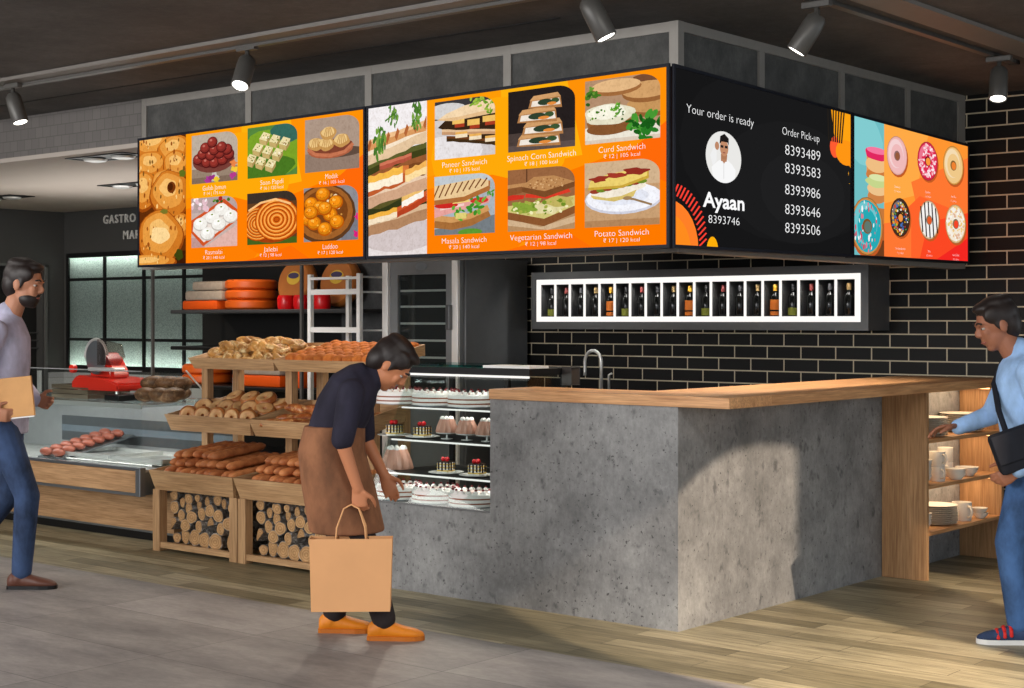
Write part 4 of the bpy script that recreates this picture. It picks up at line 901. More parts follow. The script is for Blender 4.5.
class Screen:
    def __init__(s, name, label, A, Bq, u0, u1):
        """A=(top,bottom) and Bq=(top,bottom) world points at the two ends of the bank; this screen spans u0..u1 of it"""
        L = lambda a, b_, k: a + (b_ - a) * k
        s.tl, s.bl, s.tr, s.br = L(A[0], Bq[0], u0), L(A[1], Bq[1], u0), L(A[0], Bq[0], u1), L(A[1], Bq[1], u1)
        s.n = (s.br - s.bl).cross(s.tl - s.bl).normalized()
        s.W = (s.br - s.bl).length; s.H = (s.tl - s.bl).length
        s.root = thing(name, label, 'screen', tuple((s.bl + s.br) / 2)); bz = .015
        s.bu, s.bv = bz / s.W, bz / s.H
        b = B(); q = [s.P(.03, 0), s.P(.97, 0), s.P(.97, 1), s.P(.03, 1)]; prism(b, [p - s.n * .005 for p in q], -s.n * .06); obj('back_case', b, M['bezel'], s.root)
        b = B()
        for (a0, a1, c0, c1) in ((0, 1, 0, s.bv), (0, 1, 1 - s.bv, 1), (0, s.bu, s.bv, 1 - s.bv), (1 - s.bu, 1, s.bv, 1 - s.bv)):
            prism(b, [s.P(a0, c0) - s.n * .005, s.P(a1, c0) - s.n * .005, s.P(a1, c1) - s.n * .005, s.P(a0, c1) - s.n * .005], s.n * .012)
        obj('bezel', b, M['bezel'], s.root); s.k = 0
        for u in (.2, .8):                       # arms back to the fascia
            for v in (.3, .7):
                p = s.P(u, v) - s.n * .066; q = p.copy()
                if abs(s.n.y) > abs(s.n.x): q.y = .005; q.x = min(q.x, -.1); q.x = max(q.x, -4.1)
                else: q.x = -.02; q.y = max(q.y, .15)
                obj('bracket', tube(B(), [p, q], .02, 8), M['black_metal'], s.root)
    def P(s, u, v, off=0):
        a = s.bl + (s.br - s.bl) * u; b_ = s.tl + (s.tr - s.tl) * u; return a + (b_ - a) * v + s.n * off
    def uv(s, px, py):
        d = ray(px, py); e = s.br - s.bl; w = CAM - s.bl      # plan intersection
        u = (w.x * d.y - w.y * d.x) / (e.x * d.y - e.y * d.x)
        a = s.bl + (s.br - s.bl) * u; tt = ((a - CAM).xy.length) / d.xy.length; z = CAM.z + d.z * tt
        zb = s.bl.z + (s.br.z - s.bl.z) * u; zt = s.tl.z + (s.tr.z - s.tl.z) * u
        return u, (z - zb) / (zt - zb)
    def draw(s, name, shapes, mat, rect=None, rad=0.0, label=None):
        """shapes [(poly, colour)] in 0..1 of rect (u0,v0,u1,v1), clipped to it with a rounded top corner"""
        u0, v0, u1, v1 = rect or (s.bu, s.bv, 1 - s.bu, 1 - s.bv)
        cv = [(0, 0), (1, 0)] + ([(1, 1)] if not rad else [(1 - rad + rad * math.cos(a * PI / 16), 1 - rad * .9 + rad * .9 * math.sin(a * PI / 16)) for a in range(9)]) + [(0, 1)]
        b = B(); cl = b.loops.layers.float_color.new('Col')
        for i, (poly, col) in enumerate(shapes):
            if poly is None: poly = cv
            ar = sum(poly[j][0] * poly[(j + 1) % len(poly)][1] - poly[(j + 1) % len(poly)][0] * poly[j][1] for j in range(len(poly)))
            if ar < 0: poly = poly[::-1]
            p = clip(poly, cv)
            if len(p) < 3: continue
            s.k += 1
            try: f = b.faces.new([b.verts.new(s.P(u0 + (u1 - u0) * x, v0 + (v1 - v0) * y, .0006 + s.k * .000012)) for x, y in p])
            except ValueError: continue
            for lp_ in f.loops: lp_[cl] = rgb(col)
        s.flush(name, b, mat, label)
    def flush(s, name, b, mat, label):
        m = ROOTM[s.root.name]; bmesh.ops.transform(b, matrix=m.inverted(), verts=b.verts[:])
        me = bpy.data.meshes.new(name); b.to_mesh(me); b.free(); o = link(name, me, mat, s.root)
        if label: o['label'] = label
    def text(s, txt, u, v, h, w=None, col=(255, 255, 255), bold=-.016, name='caption', align='C'):
        """cap height h and width w in metres, centred at u,v"""
        vs, fs = text2d(txt, bold); xs = [p[0] for p in vs]; sx = h / .72; x0, x1 = min(xs), max(xs)
        kx = (w / (x1 - x0)) if w else sx
        b = B(); cl = b.loops.layers.float_color.new('Col'); s.k += 1
        cx_ = (x0 + x1) / 2 if align == 'C' else x0
        P = [b.verts.new(s.P(u + (x - cx_) * kx / s.W, v + (y * sx - h / 2) / s.H, .0012 + s.k * .000012)) for x, y in vs]
        for q in fs:
            try: f = b.faces.new([P[i] for i in q])
            except ValueError: continue
            for lp_ in f.loops: lp_[cl] = rgb(col)
        s.flush(name, b, M['flat'], None)
def ell(cx, cy, rx, ry, n=20, a0=0, a1=2 * PI, rot=0):
    o = []
    for k in range(n):
        a = a0 + (a1 - a0) * k / (n if a1 - a0 > 6.2 else n - 1); x, y = rx * math.cos(a), ry * math.sin(a)
        o.append((cx + x * math.cos(rot) - y * math.sin(rot), cy + x * math.sin(rot) + y * math.cos(rot)))
    return o
def rc(x0, y0, x1, y1): return [(x0, y0), (x1, y0), (x1, y1), (x0, y1)]
def blob(cx, cy, rx, ry, seed, amp=.12, n=22):
    r = random.Random(seed); ph = [r.uniform(0, 6) for _ in range(3)]
    return [(cx + rx * math.cos(a) * (1 + amp * (math.sin(3 * a + ph[0]) + .6 * math.sin(5 * a + ph[1]))), cy + ry * math.sin(a) * (1 + amp * (math.sin(2 * a + ph[2]) + .6 * math.sin(5 * a + ph[1])))) for a in [2 * PI * k / n for k in range(n)]]
def ball(cx, cy, rx, ry, c, hi=(255, 255, 255), lo=None):
    lo = lo or tuple(int(x * .62) for x in c); md = tuple(int(x * .85) for x in c); h2 = tuple(int(x + (h - x) * .45) for x, h in zip(c, hi))
    return [(ell(cx, cy, rx, ry), lo), (ell(cx - rx * .05, cy + ry * .1, rx * .88, ry * .86), md), (ell(cx - rx * .1, cy + ry * .2, rx * .68, ry * .64), c), (ell(cx - rx * .25, cy + ry * .38, rx * .24, ry * .2), h2)]
def band(pts, w):
    """strip along pts of half-width w (number or list)"""
    n = len(pts); L_ = []; R_2 = []
    for i, (x, y) in enumerate(pts):
        a = pts[max(0, i - 1)]; b_ = pts[min(n - 1, i + 1)]; dx, dy = b_[0] - a[0], b_[1] - a[1]; d = math.hypot(dx, dy) or 1; ww = w[i] if isinstance(w, list) else w
        L_.append((x - dy / d * ww, y + dx / d * ww)); R_2.append((x + dy / d * ww, y - dx / d * ww))
    return L_ + R_2[::-1]
def strip(shapes, pts, w, col):
    q = band(pts, w); n = len(pts)
    for i in range(n - 1): shapes.append(([q[i], q[i + 1], q[2 * n - 2 - i], q[2 * n - 1 - i]], col))
def specks(shapes, cx, cy, rx, ry, n, cols, size, seed, inner=0):
    r = random.Random(seed)
    for _ in range(n):
        a = r.uniform(0, 6.28); d = math.sqrt(r.uniform(inner * inner, 1)); x, y = cx + rx * d * math.cos(a), cy + ry * d * math.sin(a); s = size * r.uniform(.6, 1.3)
        shapes.append((ell(x, y, s, s * r.uniform(.5, 1.2), 6, rot=r.uniform(0, 3)), r.choice(cols)))
GRN = [(70, 120, 36), (104, 150, 50), (48, 92, 30)]
def leafy(S, cx, cy, r, n, seed, cols=GRN):
    rr = random.Random(seed)
    for _ in range(n):
        a = rr.uniform(0, 6.28); d = r * rr.uniform(0, 1); x, y = cx + d * math.cos(a), cy + d * math.sin(a); S.append((ell(x, y, r * rr.uniform(.2, .42), r * rr.uniform(.1, .2), 8, rot=rr.uniform(0, 3)), rr.choice(cols)))
# ---- food pictures, 0..1 in each picture
def p_jamun():
    S = [(None, (186, 172, 156)), (rc(0, 0, 1, .3), (150, 130, 112)), (rc(0, 0, 1, .12), (128, 106, 90))]
    S += [([(.5 - .08, .02), (.5 + .08, .02), (.53, .28), (.47, .28)], (196, 190, 182)), (ell(.48, .1, .13, .05), (206, 200, 190)), (ell(.48, .44, .46, .24), (120, 62, 54)), (ell(.48, .5, .44, .2), (98, 40, 36))]
    for x, y in ((.14, .5), (.33, .42), (.5, .4), (.68, .44), (.82, .54), (.24, .6), (.42, .56), (.62, .58), (.78, .64), (.3, .72), (.5, .66), (.66, .7), (.46, .82)): S += ball(x, y, .115, .115, (150, 52, 44), (255, 190, 170), (82, 22, 22))
    for x, y, c in ((.36, .06, (170, 60, 150)), (.55, .05, (236, 200, 50)), (.44, .1, (150, 50, 130)), (.94, .22, (240, 200, 60)), (.92, .34, (230, 130, 70)), (.9, .1, (180, 60, 140))): S.append((blob(x, y, .07, .06, int(x * 99), .3), c))
    return S
def p_papdi():
    S = [(None, (84, 132, 62)), (blob(.5, .45, .62, .5, 3, .05), (120, 160, 40)), (blob(.4, .2, .5, .3, 4, .1), (72, 118, 34)), (blob(.85, .9, .35, .25, 5, .1), (54, 104, 92))]
    for i in range(3):
        for j in range(3):
            x = .42 + (j - 1) * .2 - (i - 1) * .14; y = .76 - i * .2 - (j) * .07 + .02
            top = [(x - .12, y - .02), (x + .03, y - .08), (x + .11, y + .05), (x - .03, y + .11)]; S.append(([(x - .12, y - .02), (x + .02, y - .08), (x + .02, y - .17), (x - .11, y - .11)], (196, 170, 108))); S.append(([(x + .02, y - .08), (x + .1, y + .04), (x + .1, y - .05), (x + .02, y - .17)], (168, 142, 84)))
            S.append((top, (232, 218, 166))); specks(S, x, y, .08, .06, 9, [(110, 130, 50), (150, 120, 70), (250, 240, 210)], .016, i * 7 + j)
    return S
def p_modak():
    S = [(None, (170, 148, 132)), (rc(0, 0, 1, .35), (144, 122, 108)), (ell(.6, .33, .5, .1), (96, 76, 64)), (ell(.47, .4, .42, .17), (172, 96, 66)), (ell(.47, .46, .42, .13), (128, 66, 46))]
    for x, y in ((.2, .52), (.4, .5), (.68, .54), (.44, .7)):
        S += [(blob(x, y, .15, .12, int(x * 50), .06), (196, 148, 84)), (blob(x - .01, y + .03, .12, .09, int(x * 40), .06), (232, 196, 132))]
        for k in range(5): strip(S, [(x + (k - 2) * .045, y - .07), (x + (k - 2) * .018, y + .11)], .006, (190, 140, 78))
    S += [(band([(.05, .44), (.2, .33), (.47, .28), (.74, .33), (.89, .46)], .03), (196, 116, 82))]
    return S
def p_rasmalai():
    S = [(None, (196, 176, 170)), (rc(0, .7, 1, 1), (180, 160, 158)), ([(.5, 0), (1, 0), (1, .42), (.3, 0)], (222, 178, 168)), (rc(0, 0, .3, .2), (190, 150, 146)), ([(0, .56), (.72, .95), (1, .72), (1, .5), (.26, .02), (0, .3)], (206, 84, 38)), ([(.05, .52), (.7, .87), (.97, .66), (.94, .52), (.28, .1), (.03, .34)], (232, 222, 214))]
    for x, y in ((.66, .74), (.86, .6), (.46, .6), (.2, .48), (.6, .46), (.36, .28)): S += [(ell(x, y - .02, .16, .13), (196, 190, 184)), (ell(x, y, .15, .12), (240, 238, 232)), (ell(x - .03, y + .03, .08, .06), (252, 251, 248)), (ell(x, y + .05, .025, .015), (130, 150, 60))]
    specks(S, .15, .85, .25, .14, 14, [(250, 240, 244), (226, 190, 200)], .05, 4); specks(S, .6, .95, .25, .06, 8, GRN + [(170, 40, 40)], .04, 6)
    return S
def p_jalebi():
    S = [(None, (96, 62, 34)), (rc(0, 0, 1, .12), (70, 96, 30)), (rc(0, .8, 1, 1), (58, 48, 40)), (ell(.5, .42, .6, .4), (160, 62, 14))]
    for cx, cy, rx, ry in ((.22, .4, .3, .3), (.62, .46, .42, .38)):
        S.append((ell(cx, cy, rx, ry), (196, 84, 14)))
        for k in range(5):
            s = 1 - k * .19
            if s <= .1: break
            for w_, c_ in ((.05, (150, 54, 8)), (.034, (226, 112, 24)), (.012, (250, 176, 84))):
                strip(S, [(cx + rx * s * .95 * math.cos(a), cy + ry * s * .95 * math.sin(a)) for a in [2 * PI * j / 22 for j in range(23)]], w_, c_)
    strip(S, [(.05, .66), (.3, .8), (.6, .85), (.9, .74)], .02, (250, 196, 130)); return S
def p_laddoo():
    S = [(None, (140, 140, 146)), (rc(.7, 0, 1, .4), (120, 122, 132)), (ell(.38, .5, .58, .55), (92, 58, 32)), (ell(.38, .52, .53, .5), (158, 96, 42)), (ell(.38, .54, .44, .41), (120, 66, 26))]
    specks(S, .4, .5, .4, .38, 26, [(240, 220, 180), (210, 150, 70)], .03, 9)
    for x, y in ((.14, .7), (.36, .86), (.6, .7), (.08, .42), (.3, .62), (.5, .48), (.62, .34), (.2, .34), (.4, .22), (.4, .6), (.14, .54)): S += ball(x, y, .135, .13, (244, 146, 22), (255, 230, 150), (186, 88, 8)); specks(S, x, y, .1, .09, 6, [(255, 190, 70), (200, 96, 10)], .014, int(x * 90 + y * 7))
    S += [(blob(.97, .1, .05, .07, 3, .3), (210, 30, 120)), (blob(.99, .42, .04, .05, 5, .3), (220, 40, 130))]; return S
def slab_(S, x0, x1, y, t, lean, c1, c2, seed, dark=None):
    r = random.Random(seed); n = 8; up = [(x0 + (x1 - x0) * k / n, y + lean * k / n + t + r.uniform(-.3, .3) * t * .3) for k in range(n + 1)]; dn = [(x0 + (x1 - x0) * k / n, y + lean * k / n + r.uniform(-.3, .3) * t * .3) for k in range(n + 1)]
    for k in range(n): S.append(([dn[k], dn[k + 1], up[k + 1], up[k]], c1)); S.append(([((dn[k][0]), dn[k][1] * .45 + up[k][1] * .55), (dn[k + 1][0], dn[k + 1][1] * .45 + up[k + 1][1] * .55), up[k + 1], up[k]], c2))
LG = [(84, 132, 50), (120, 160, 66), (70, 116, 44)]
def p_sand_big():
    S = [(None, (240, 236, 238)), (rc(0, 0, 1, .2), (228, 220, 220)), (ell(.5, .14, .7, .12), (208, 196, 196))]
    slab_(S, -.1, 1.1, .12, .12, .12, (176, 132, 96), (216, 184, 148), 1)
    slab_(S, -.1, 1.1, .2, .17, .13, (52, 56, 26), (90, 84, 40), 2); slab_(S, -.05, .5, .2, .07, .05, (244, 226, 196), (240, 178, 66), 3); slab_(S, .5, 1.05, .25, .07, .1, (182, 66, 34), (206, 92, 48), 4); slab_(S, .58, .95, .31, .07, .07, (250, 244, 234), (236, 190, 110), 5)
    slab_(S, -.1, 1.1, .31, .13, .13, (206, 164, 132), (232, 204, 176), 6)
    slab_(S, -.1, 1.1, .41, .17, .12, (120, 70, 34), (150, 90, 50), 17); slab_(S, -.1, .7, .4, .12, .08, (190, 92, 46), (214, 120, 60), 7); slab_(S, -.05, .6, .43, .1, .06, (250, 238, 214), (244, 186, 76), 8); slab_(S, .64, 1.1, .48, .08, .06, (250, 220, 160), (240, 180, 90), 9)
    slab_(S, -.1, 1.1, .535, .08, .13, (62, 64, 26), (92, 94, 44), 10); slab_(S, .2, .75, .575, .045, .05, (176, 84, 62), (206, 116, 88), 11)
    slab_(S, -.1, 1.1, .6, .12, .15, (226, 196, 158), (244, 226, 200), 12); slab_(S, -.1, 1.1, .70, .07, .12, (214, 152, 94), (236, 190, 140), 13)
    for k in range(7): strip(S, [(.0 + k * .16, .72 + k * .018), (.05 + k * .16, .78 + k * .018)], .022, (176, 100, 54))
    leafy(S, .2, .76, .11, 34, 3, LG); leafy(S, .44, .93, .09, 24, 4, LG); leafy(S, .84, .92, .1, 28, 5, LG); strip(S, [(.3, .9), (.5, .95)], .006, GRN[0]); strip(S, [(.75, .84), (.9, .96)], .006, GRN[0])
    return S
def p_paneer():
    S = [(None, (206, 200, 200)), (rc(0, .68, 1, 1), (58, 56, 58)), (ell(.2, .82, .35, .14), (210, 208, 208)), (ell(.2, .1, .6, .3), (228, 224, 226))]
    S.append(([(.05, .55), (1.1, .1), (1.1, .72), (.2, .68)], (54, 36, 22)))
    slab_(S, .12, 1.1, .42, .09, -.1, (196, 150, 110), (226, 190, 150), 2); slab_(S, .2, 1.1, .3, .1, -.16, (64, 44, 22), (108, 62, 30), 3)
    for x, y in ((.35, .34), (.58, .28), (.84, .22)): S += [(rc(x, y, x + .2, y + .1), (240, 222, 190)), (rc(x, y + .06, x + .2, y + .1), (232, 176, 90))]
    for x, y in ((.3, .58), (.55, .53), (.8, .56)): S += [(rc(x, y, x + .2, y + .1), (236, 190, 100)), (rc(x + .04, y - .06, x + .2, y), (166, 58, 34))]
    S.append(([(.04, .68), (.3, .64), (1.1, .7), (1.1, .96), (.5, .88), (.2, .78)], (226, 188, 140))); S.append(([(.08, .7), (.4, .7), (1.1, .78), (1.1, .96), (.5, .88), (.2, .78)], (240, 212, 172)))
    leafy(S, .72, .95, .14, 16, 6, [(120, 160, 50), (160, 190, 70)]); leafy(S, .9, .82, .12, 12, 8, [(100, 150, 40), (150, 180, 60)]); return S
def p_corn():
    S = [(None, (36, 30, 30)), (rc(0, 0, 1, .3), (74, 62, 58)), (rc(0, 0, 1, .1), (92, 78, 74))]
    for x, y, w_, t in ((.46, .06, .66, .17), (.52, .24, .62, .18), (.44, .45, .6, .18), (.56, .67, .5, .17)):
        x0, x1 = x - w_ / 2, x + w_ / 2; S += [([(x0, y + .02), (x1, y - .02), (x1 - .02, y + t), (x0 + .04, y + t)], (176, 124, 76)), ([(x0 + .04, y + .04), (x1 - .02, y + .03), (x1 - .04, y + t * .8), (x0 + .06, y + t * .75)], (236, 226, 214)), (ell(x, y + t * .55, w_ * .22, t * .3), (46, 64, 46)), (ell(x + w_ * .3, y + t * .6, w_ * .12, t * .25), (60, 84, 50)), (ell(x + .1, y + t * .35, w_ * .14, t * .15), (226, 140, 60)), ([(x0 + .02, y + t * .8), (x1 - .02, y + t * .95), (x1 - .06, y + t * 1.35), (x0 + .08, y + t * 1.25)], (206, 156, 104))]
    return S
def p_curd():
    S = [(None, (176, 140, 110)), (ell(.4, .12, .75, .16), (232, 226, 212)), (rc(0, 0, 1, .06), (214, 198, 180)), (blob(.86, .94, .18, .1, 2, .15), (120, 76, 50))]
    S += [(ell(.9, .5, .34, .17), (146, 96, 52)), (ell(.9, .54, .34, .14), (196, 148, 92)), (ell(.84, .72, .34, .16), (150, 98, 54)), (ell(.84, .76, .34, .13), (206, 158, 104)), (ell(.42, .84, .34, .12), (160, 106, 60)), (ell(.42, .88, .33, .1), (224, 182, 132))]
    S += [([(.02, .34), (.66, .34), (.6, .16), (.3, .12), (.06, .18)], (150, 98, 54)), (ell(.32, .22, .3, .1), (132, 84, 46)), (blob(.32, .44, .34, .17, 4, .06), (226, 222, 196)), (blob(.3, .48, .26, .11, 5, .06), (246, 244, 226))]
    specks(S, .32, .45, .3, .14, 24, GRN, .018, 7); leafy(S, .4, .5, .1, 12, 9, [(80, 150, 40), (120, 180, 60)]); leafy(S, .8, .22, .22, 40, 10, [(40, 120, 36), (70, 150, 50), (24, 90, 24)]); leafy(S, .05, .76, .14, 22, 11); return S
def p_masala():
    S = [(None, (168, 178, 186)), ([(0, 0), (1, 0), (1, .3), (0, .1)], (116, 124, 130)), ([(0, .7), (1, .9), (1, 1), (0, 1)], (190, 198, 204))]
    S += [(band([(0, .22), (.3, .17), (.6, .22), (.9, .36)], .09), (164, 108, 56)), (band([(0, .3), (.3, .25), (.6, .3), (.9, .42)], .05), (206, 152, 92)), ([(0, .3), (.9, .5), (.94, .62), (0, .46)], (226, 160, 154)), ([(.1, .42), (.5, .48), (.5, .52), (.1, .46)], (240, 210, 200)), (ell(.2, .5, .2, .05), (200, 40, 34)), (ell(.75, .55, .15, .05), (206, 50, 44)), ([(.3, .52), (.6, .54), (.56, .6), (.4, .6)], (240, 214, 120))]
    leafy(S, .4, .36, .14, 16, 2, [(60, 140, 40), (96, 170, 56)]); leafy(S, .72, .5, .17, 18, 3, [(60, 140, 40), (110, 176, 60)]); leafy(S, .92, .66, .1, 8, 4, [(80, 150, 50)]); S.append((rc(.36, .26, .54, .36), (222, 206, 120)))
    S += [([(0, .52), (.5, .55), (.92, .7), (.93, .86), (.75, .92), (0, .84)], (172, 108, 56)), ([(0, .6), (.5, .63), (.9, .78), (.9, .87), (.75, .92), (0, .84)], (232, 200, 150))]
    for k in range(9): strip(S, [(-.02 + k * .1, .62 + k * .02), (.08 + k * .1, .85 + k * .008)], .011, (120, 70, 34))
    S.append((ell(.6, .03, .2, .06), (90, 150, 50))); return S
def p_veg():
    S = [(None, (150, 100, 64)), (rc(0, 0, 1, .3), (178, 140, 100)), (rc(.28, .7, .3, 1), (96, 60, 38)), ([(0, .1), (.6, 0), (1, .1), (1, .2), (.5, .05), (0, .22)], (206, 176, 140))]
    S += [([(0, .2), (.55, .06), (1, .24), (1, .36), (.55, .18), (0, .32)], (136, 84, 46)), ([(0, .32), (.55, .18), (1, .36), (1, .52), (.5, .44), (0, .42)], (206, 196, 120)), (blob(.25, .38, .22, .1, 3, .2), (132, 160, 56)), (blob(.6, .34, .2, .1, 4, .2), (222, 212, 160)), (blob(.78, .44, .22, .09, 6, .15), (190, 176, 96))]
    specks(S, .5, .38, .5, .12, 30, [(110, 140, 40), (236, 230, 180), (160, 170, 70)], .03, 5)
    S += [([(.0, .5), (.24, .52), (.26, .58), (0, .6)], (206, 50, 36)), ([(.26, .54), (.6, .5), (.94, .58), (.9, .66), (.5, .56), (.28, .6)], (216, 58, 40)), ([(.2, .64), (.56, .52), (1, .66), (1, .74), (.56, .62), (.2, .72)], (120, 74, 40)), ([(.2, .72), (.4, .86), (.7, .86), (1, .74), (.56, .62)], (186, 136, 86)), ([(0, .58), (.22, .62), (.22, .72), (0, .7)], (134, 84, 48)), ([(0, .7), (.22, .72), (.3, .78), (0, .76)], (190, 140, 90))]
    specks(S, .6, .74, .32, .08, 40, [(150, 98, 56), (214, 170, 120)], .014, 8); return S
def p_potato():
    S = [(None, (196, 156, 114)), (rc(0, .62, 1, 1), (206, 176, 140)), (rc(0, 0, 1, .1), (176, 132, 90)), (ell(.52, .42, .52, .24), (206, 208, 222)), (ell(.52, .44, .5, .22), (240, 242, 250)), (ell(.5, .45, .36, .13), (226, 230, 242))]
    S += [([(.08, .46), (.5, .42), (.82, .58), (.82, .66), (.1, .58)], (240, 232, 214)), ([(.08, .5), (.3, .44), (.5, .46), (.7, .54), (.66, .44), (.4, .38), (.12, .44)], (214, 190, 110))]
    for k in range(8): S.append((ell(.14 + k * .09, .55 + k * .016, .07, .035, 10), (110, 136, 40) if k % 2 else (150, 60, 40)))
    S += [([(.04, .58), (.5, .58), (.86, .7), (.86, .82), (.7, .86), (.3, .8), (.08, .72)], (200, 164, 60)), ([(.05, .62), (.5, .62), (.84, .74), (.84, .82), (.7, .86), (.3, .8), (.08, .72)], (232, 206, 110)), (blob(.2, .74, .12, .05, 2, .2), (150, 50, 36)), (blob(.42, .78, .13, .045, 3, .2), (160, 56, 40)), (blob(.68, .82, .16, .06, 4, .2), (142, 46, 34))]
    strip(S, [(.55, .42), (.66, .4), (.9, .3)], .016, (150, 120, 84)); S.append((ell(.58, .42, .06, .03), (160, 130, 90))); return S
def p_vada():
    S = [(None, (96, 44, 10)), (rc(0, .0, 1, .1), (60, 26, 8))]
    for x, y, rx, ry, sd in ((.3, .96, .5, .1, 1), (.75, .9, .35, .12, 2), (.25, .8, .36, .12, 3), (.8, .78, .3, .12, 4), (.1, .6, .3, .16, 5), (.55, .66, .3, .1, 9), (.66, .55, .42, .2, 6), (.9, .3, .2, .1, 10), (.45, .22, .5, .22, 7), (.2, .02, .6, .07, 8)):
        S += [(blob(x, y - .012, rx, ry, sd, .04), (150, 70, 14)), (blob(x, y, rx * .94, ry * .92, sd, .04), (206, 120, 36)), (blob(x - .02, y + ry * .12, rx * .76, ry * .7, sd, .05), (228, 154, 66)), (blob(x - .03, y + ry * .25, rx * .42, ry * .36, sd, .08), (243, 190, 110))]
        specks(S, x, y, rx * .85, ry * .85, 16, [(150, 76, 22), (250, 206, 130), (176, 96, 30), (120, 80, 30)], .018, sd)
    S += [(ell(.7, .6, .09, .045), (116, 54, 14)), (ell(.68, .605, .055, .03), (78, 34, 8)), (blob(.45, .23, .2, .07, 3, .1), (250, 214, 150)), (blob(.93, .7, .07, .03, 4), (96, 110, 30)), (blob(.86, .07, .09, .04, 5), (60, 66, 16)), (blob(.55, .415, .08, .02, 6), (120, 116, 40))]
    return S
# ---- menu layout
def menu_bg():
    return [(None, (255, 146, 8)), ([(0, 1), (.55, 1), (.4, .6), (0, .5)], (255, 156, 8)), ([(.34, 1), (.62, 1), (.68, .55), (.35, .5)], (255, 178, 14)), (ell(.32, .62, .3, .34), (255, 170, 10)), ([(0, 0), (.4, 0), (.62, .34), (.3, .48), (0, .42)], (255, 128, 4)), ([(.62, .46), (1, .62), (1, 0), (.5, 0), (.38, .1)], (255, 122, 0)), ([(.82, .5), (1, .7), (1, .35)], (255, 106, 10)), ([(.36, .0), (.62, .1), (.72, 0)], (255, 112, 6))]
def menu(s, pics, names, prices, big, bigpx, cols, row):
    bu0, bu1 = s.uv(bigpx[0], 200)[0], s.uv(bigpx[1], 200)[0]
    s.draw('menu_background', menu_bg(), M['flat'], (bu1, s.bv, 1 - s.bu, 1 - s.bv))
    s.draw('menu_photo', big, M['pic'], (s.bu, s.bv, bu1, 1 - s.bv))
    for i in range(6):
        c_ = cols[i % 3]; r = row[i // 3]; u0, u1 = s.uv(c_[0], 200)[0], s.uv(c_[1], 200)[0]
        s.draw('menu_photo', pics[i], M['pic'], (u0, r[0], u1, r[1]), .26)
        um = (u0 + u1) / 2; s.text(names[i], um, r[0] - .036, .029, len(names[i]) * .0215); s.text(prices[i], um, r[0] - .077, .019, len(prices[i]) * .0145)
LB, LT = (lT, lB), (cT, cB)
tmp = Screen.__new__(Screen); tmp.bl, tmp.br, tmp.tl, tmp.tr = lB, cB, lT, cT; um = Screen.uv(tmp, 366.3, 200)[0]
SA = Screen('menu_screen', 'wide orange menu screen of fried snacks and sweets with six small photos', LB, LT, 0, um - .001)
SB = Screen('menu_screen', 'wide orange menu screen showing six kinds of sandwich, nearest the corner', LB, LT, um + .001, .9985)
RW = ((.602, .961), (.130, .495))
menu(SA, [p_jamun(), p_papdi(), p_modak(), p_rasmalai(), p_jalebi(), p_laddoo()], ['Gulab Jamun', 'Soan Papdi', 'Modak', 'Rasmalai', 'Jalebi', 'Laddoo'], ['₹ 14 | 175 kcal', '₹ 16 | 120 kcal', '₹ 16 | 105 kcal', '₹ 20 | 140 kcal', '₹ 12 | 98 kcal', '₹ 17 | 120 kcal'], p_vada(), (141, 186), ((192.2, 237.9), (248.1, 297.8), (305.8, 360)), RW)
menu(SB, [p_paneer(), p_corn(), p_curd(), p_masala(), p_veg(), p_potato()], ['Paneer Sandwich', 'Spinach Corn Sandwich', 'Curd Sandwich', 'Masala Sandwich', 'Vegetarian Sandwich', 'Potato Sandwich'], ['₹ 10 | 175 kcal', '₹ 18 | 100 kcal', '₹ 12 | 105 kcal', '₹ 20 | 140 kcal', '₹ 12 | 98 kcal', '₹ 17 | 120 kcal'], p_sand_big(), (369, 427), ((435.5, 495.8), (509, 575.9), (586, 661)), RW)
tmp.bl, tmp.br, tmp.tl, tmp.tr = cB, rB, cT, rT; um = Screen.uv(tmp, 851.8, 200)[0]
SC = Screen('order_screen', 'black order pick-up screen with white numbers and round portrait', (cT, cB), (rT, rB), .004, um - .001)
SD = Screen('menu_screen', 'narrow orange doughnut menu screen at the brick wall end of the row', (cT, cB), (rT, rB), um + .001, 1)
# order screen
S = [(None, (22, 22, 23)), (ell(.62, .6, .6, .55), (25, 25, 26)), (ell(.66, .45, .42, .4), (28, 28, 29)), (ell(.7, .4, .26, .26), (31, 31, 32))]
S.append((ell(-.02, -.02, .135, .27, 28), (255, 128, 40))); S.append((ell(-.02, -.05, .1, .22, 28), (255, 140, 30)))
for k in range(15):
    a = PI * .5 - k * PI * .5 / 14; S.append((band([(-.02 + .14 * math.cos(a), .0 + .28 * math.sin(a)), (.0 + .155 * math.cos(a), .045 + .3 * math.sin(a))], .004), (255, 66, 52)))
S.append((ell(.185, -.03, .03, .09, 20), (255, 176, 10)))
S += [([(.87, 1), (1, 1), (1, .62), (.955, .7), (.9, .78), (.885, .86)], (255, 164, 18)), (ell(.895, .745, .033, .075, 18), (255, 92, 50)), (ell(.97, .72, .07, .09, 20), (255, 150, 20))]
for k in range(7): S.append((band([(.848 + k * .018, 1.0), (.855 + k * .014, .78)], .0045), (34, 30, 26)))
S += [(rc(.983, .575, .99, .579), (230, 160, 40)), (rc(.9855, .565, .9875, .589), (230, 160, 40)), (rc(.99, .505, .995, .509), (230, 160, 40))]
SC.draw('display', S, M['flat'])
def tx(s, t, px, py, x0, x1, hpx, **k):
    """caption centred at px,py, spanning x0..x1 and hpx tall in the photograph"""
    u, v = s.uv(px, py); u0, u1 = s.uv(x0, py)[0], s.uv(x1, py)[0]; dv = s.uv(px, py - hpx / 2)[1] - s.uv(px, py + hpx / 2)[1]; s.text(t, u, v, dv * s.H, (u1 - u0) * s.W, **k)
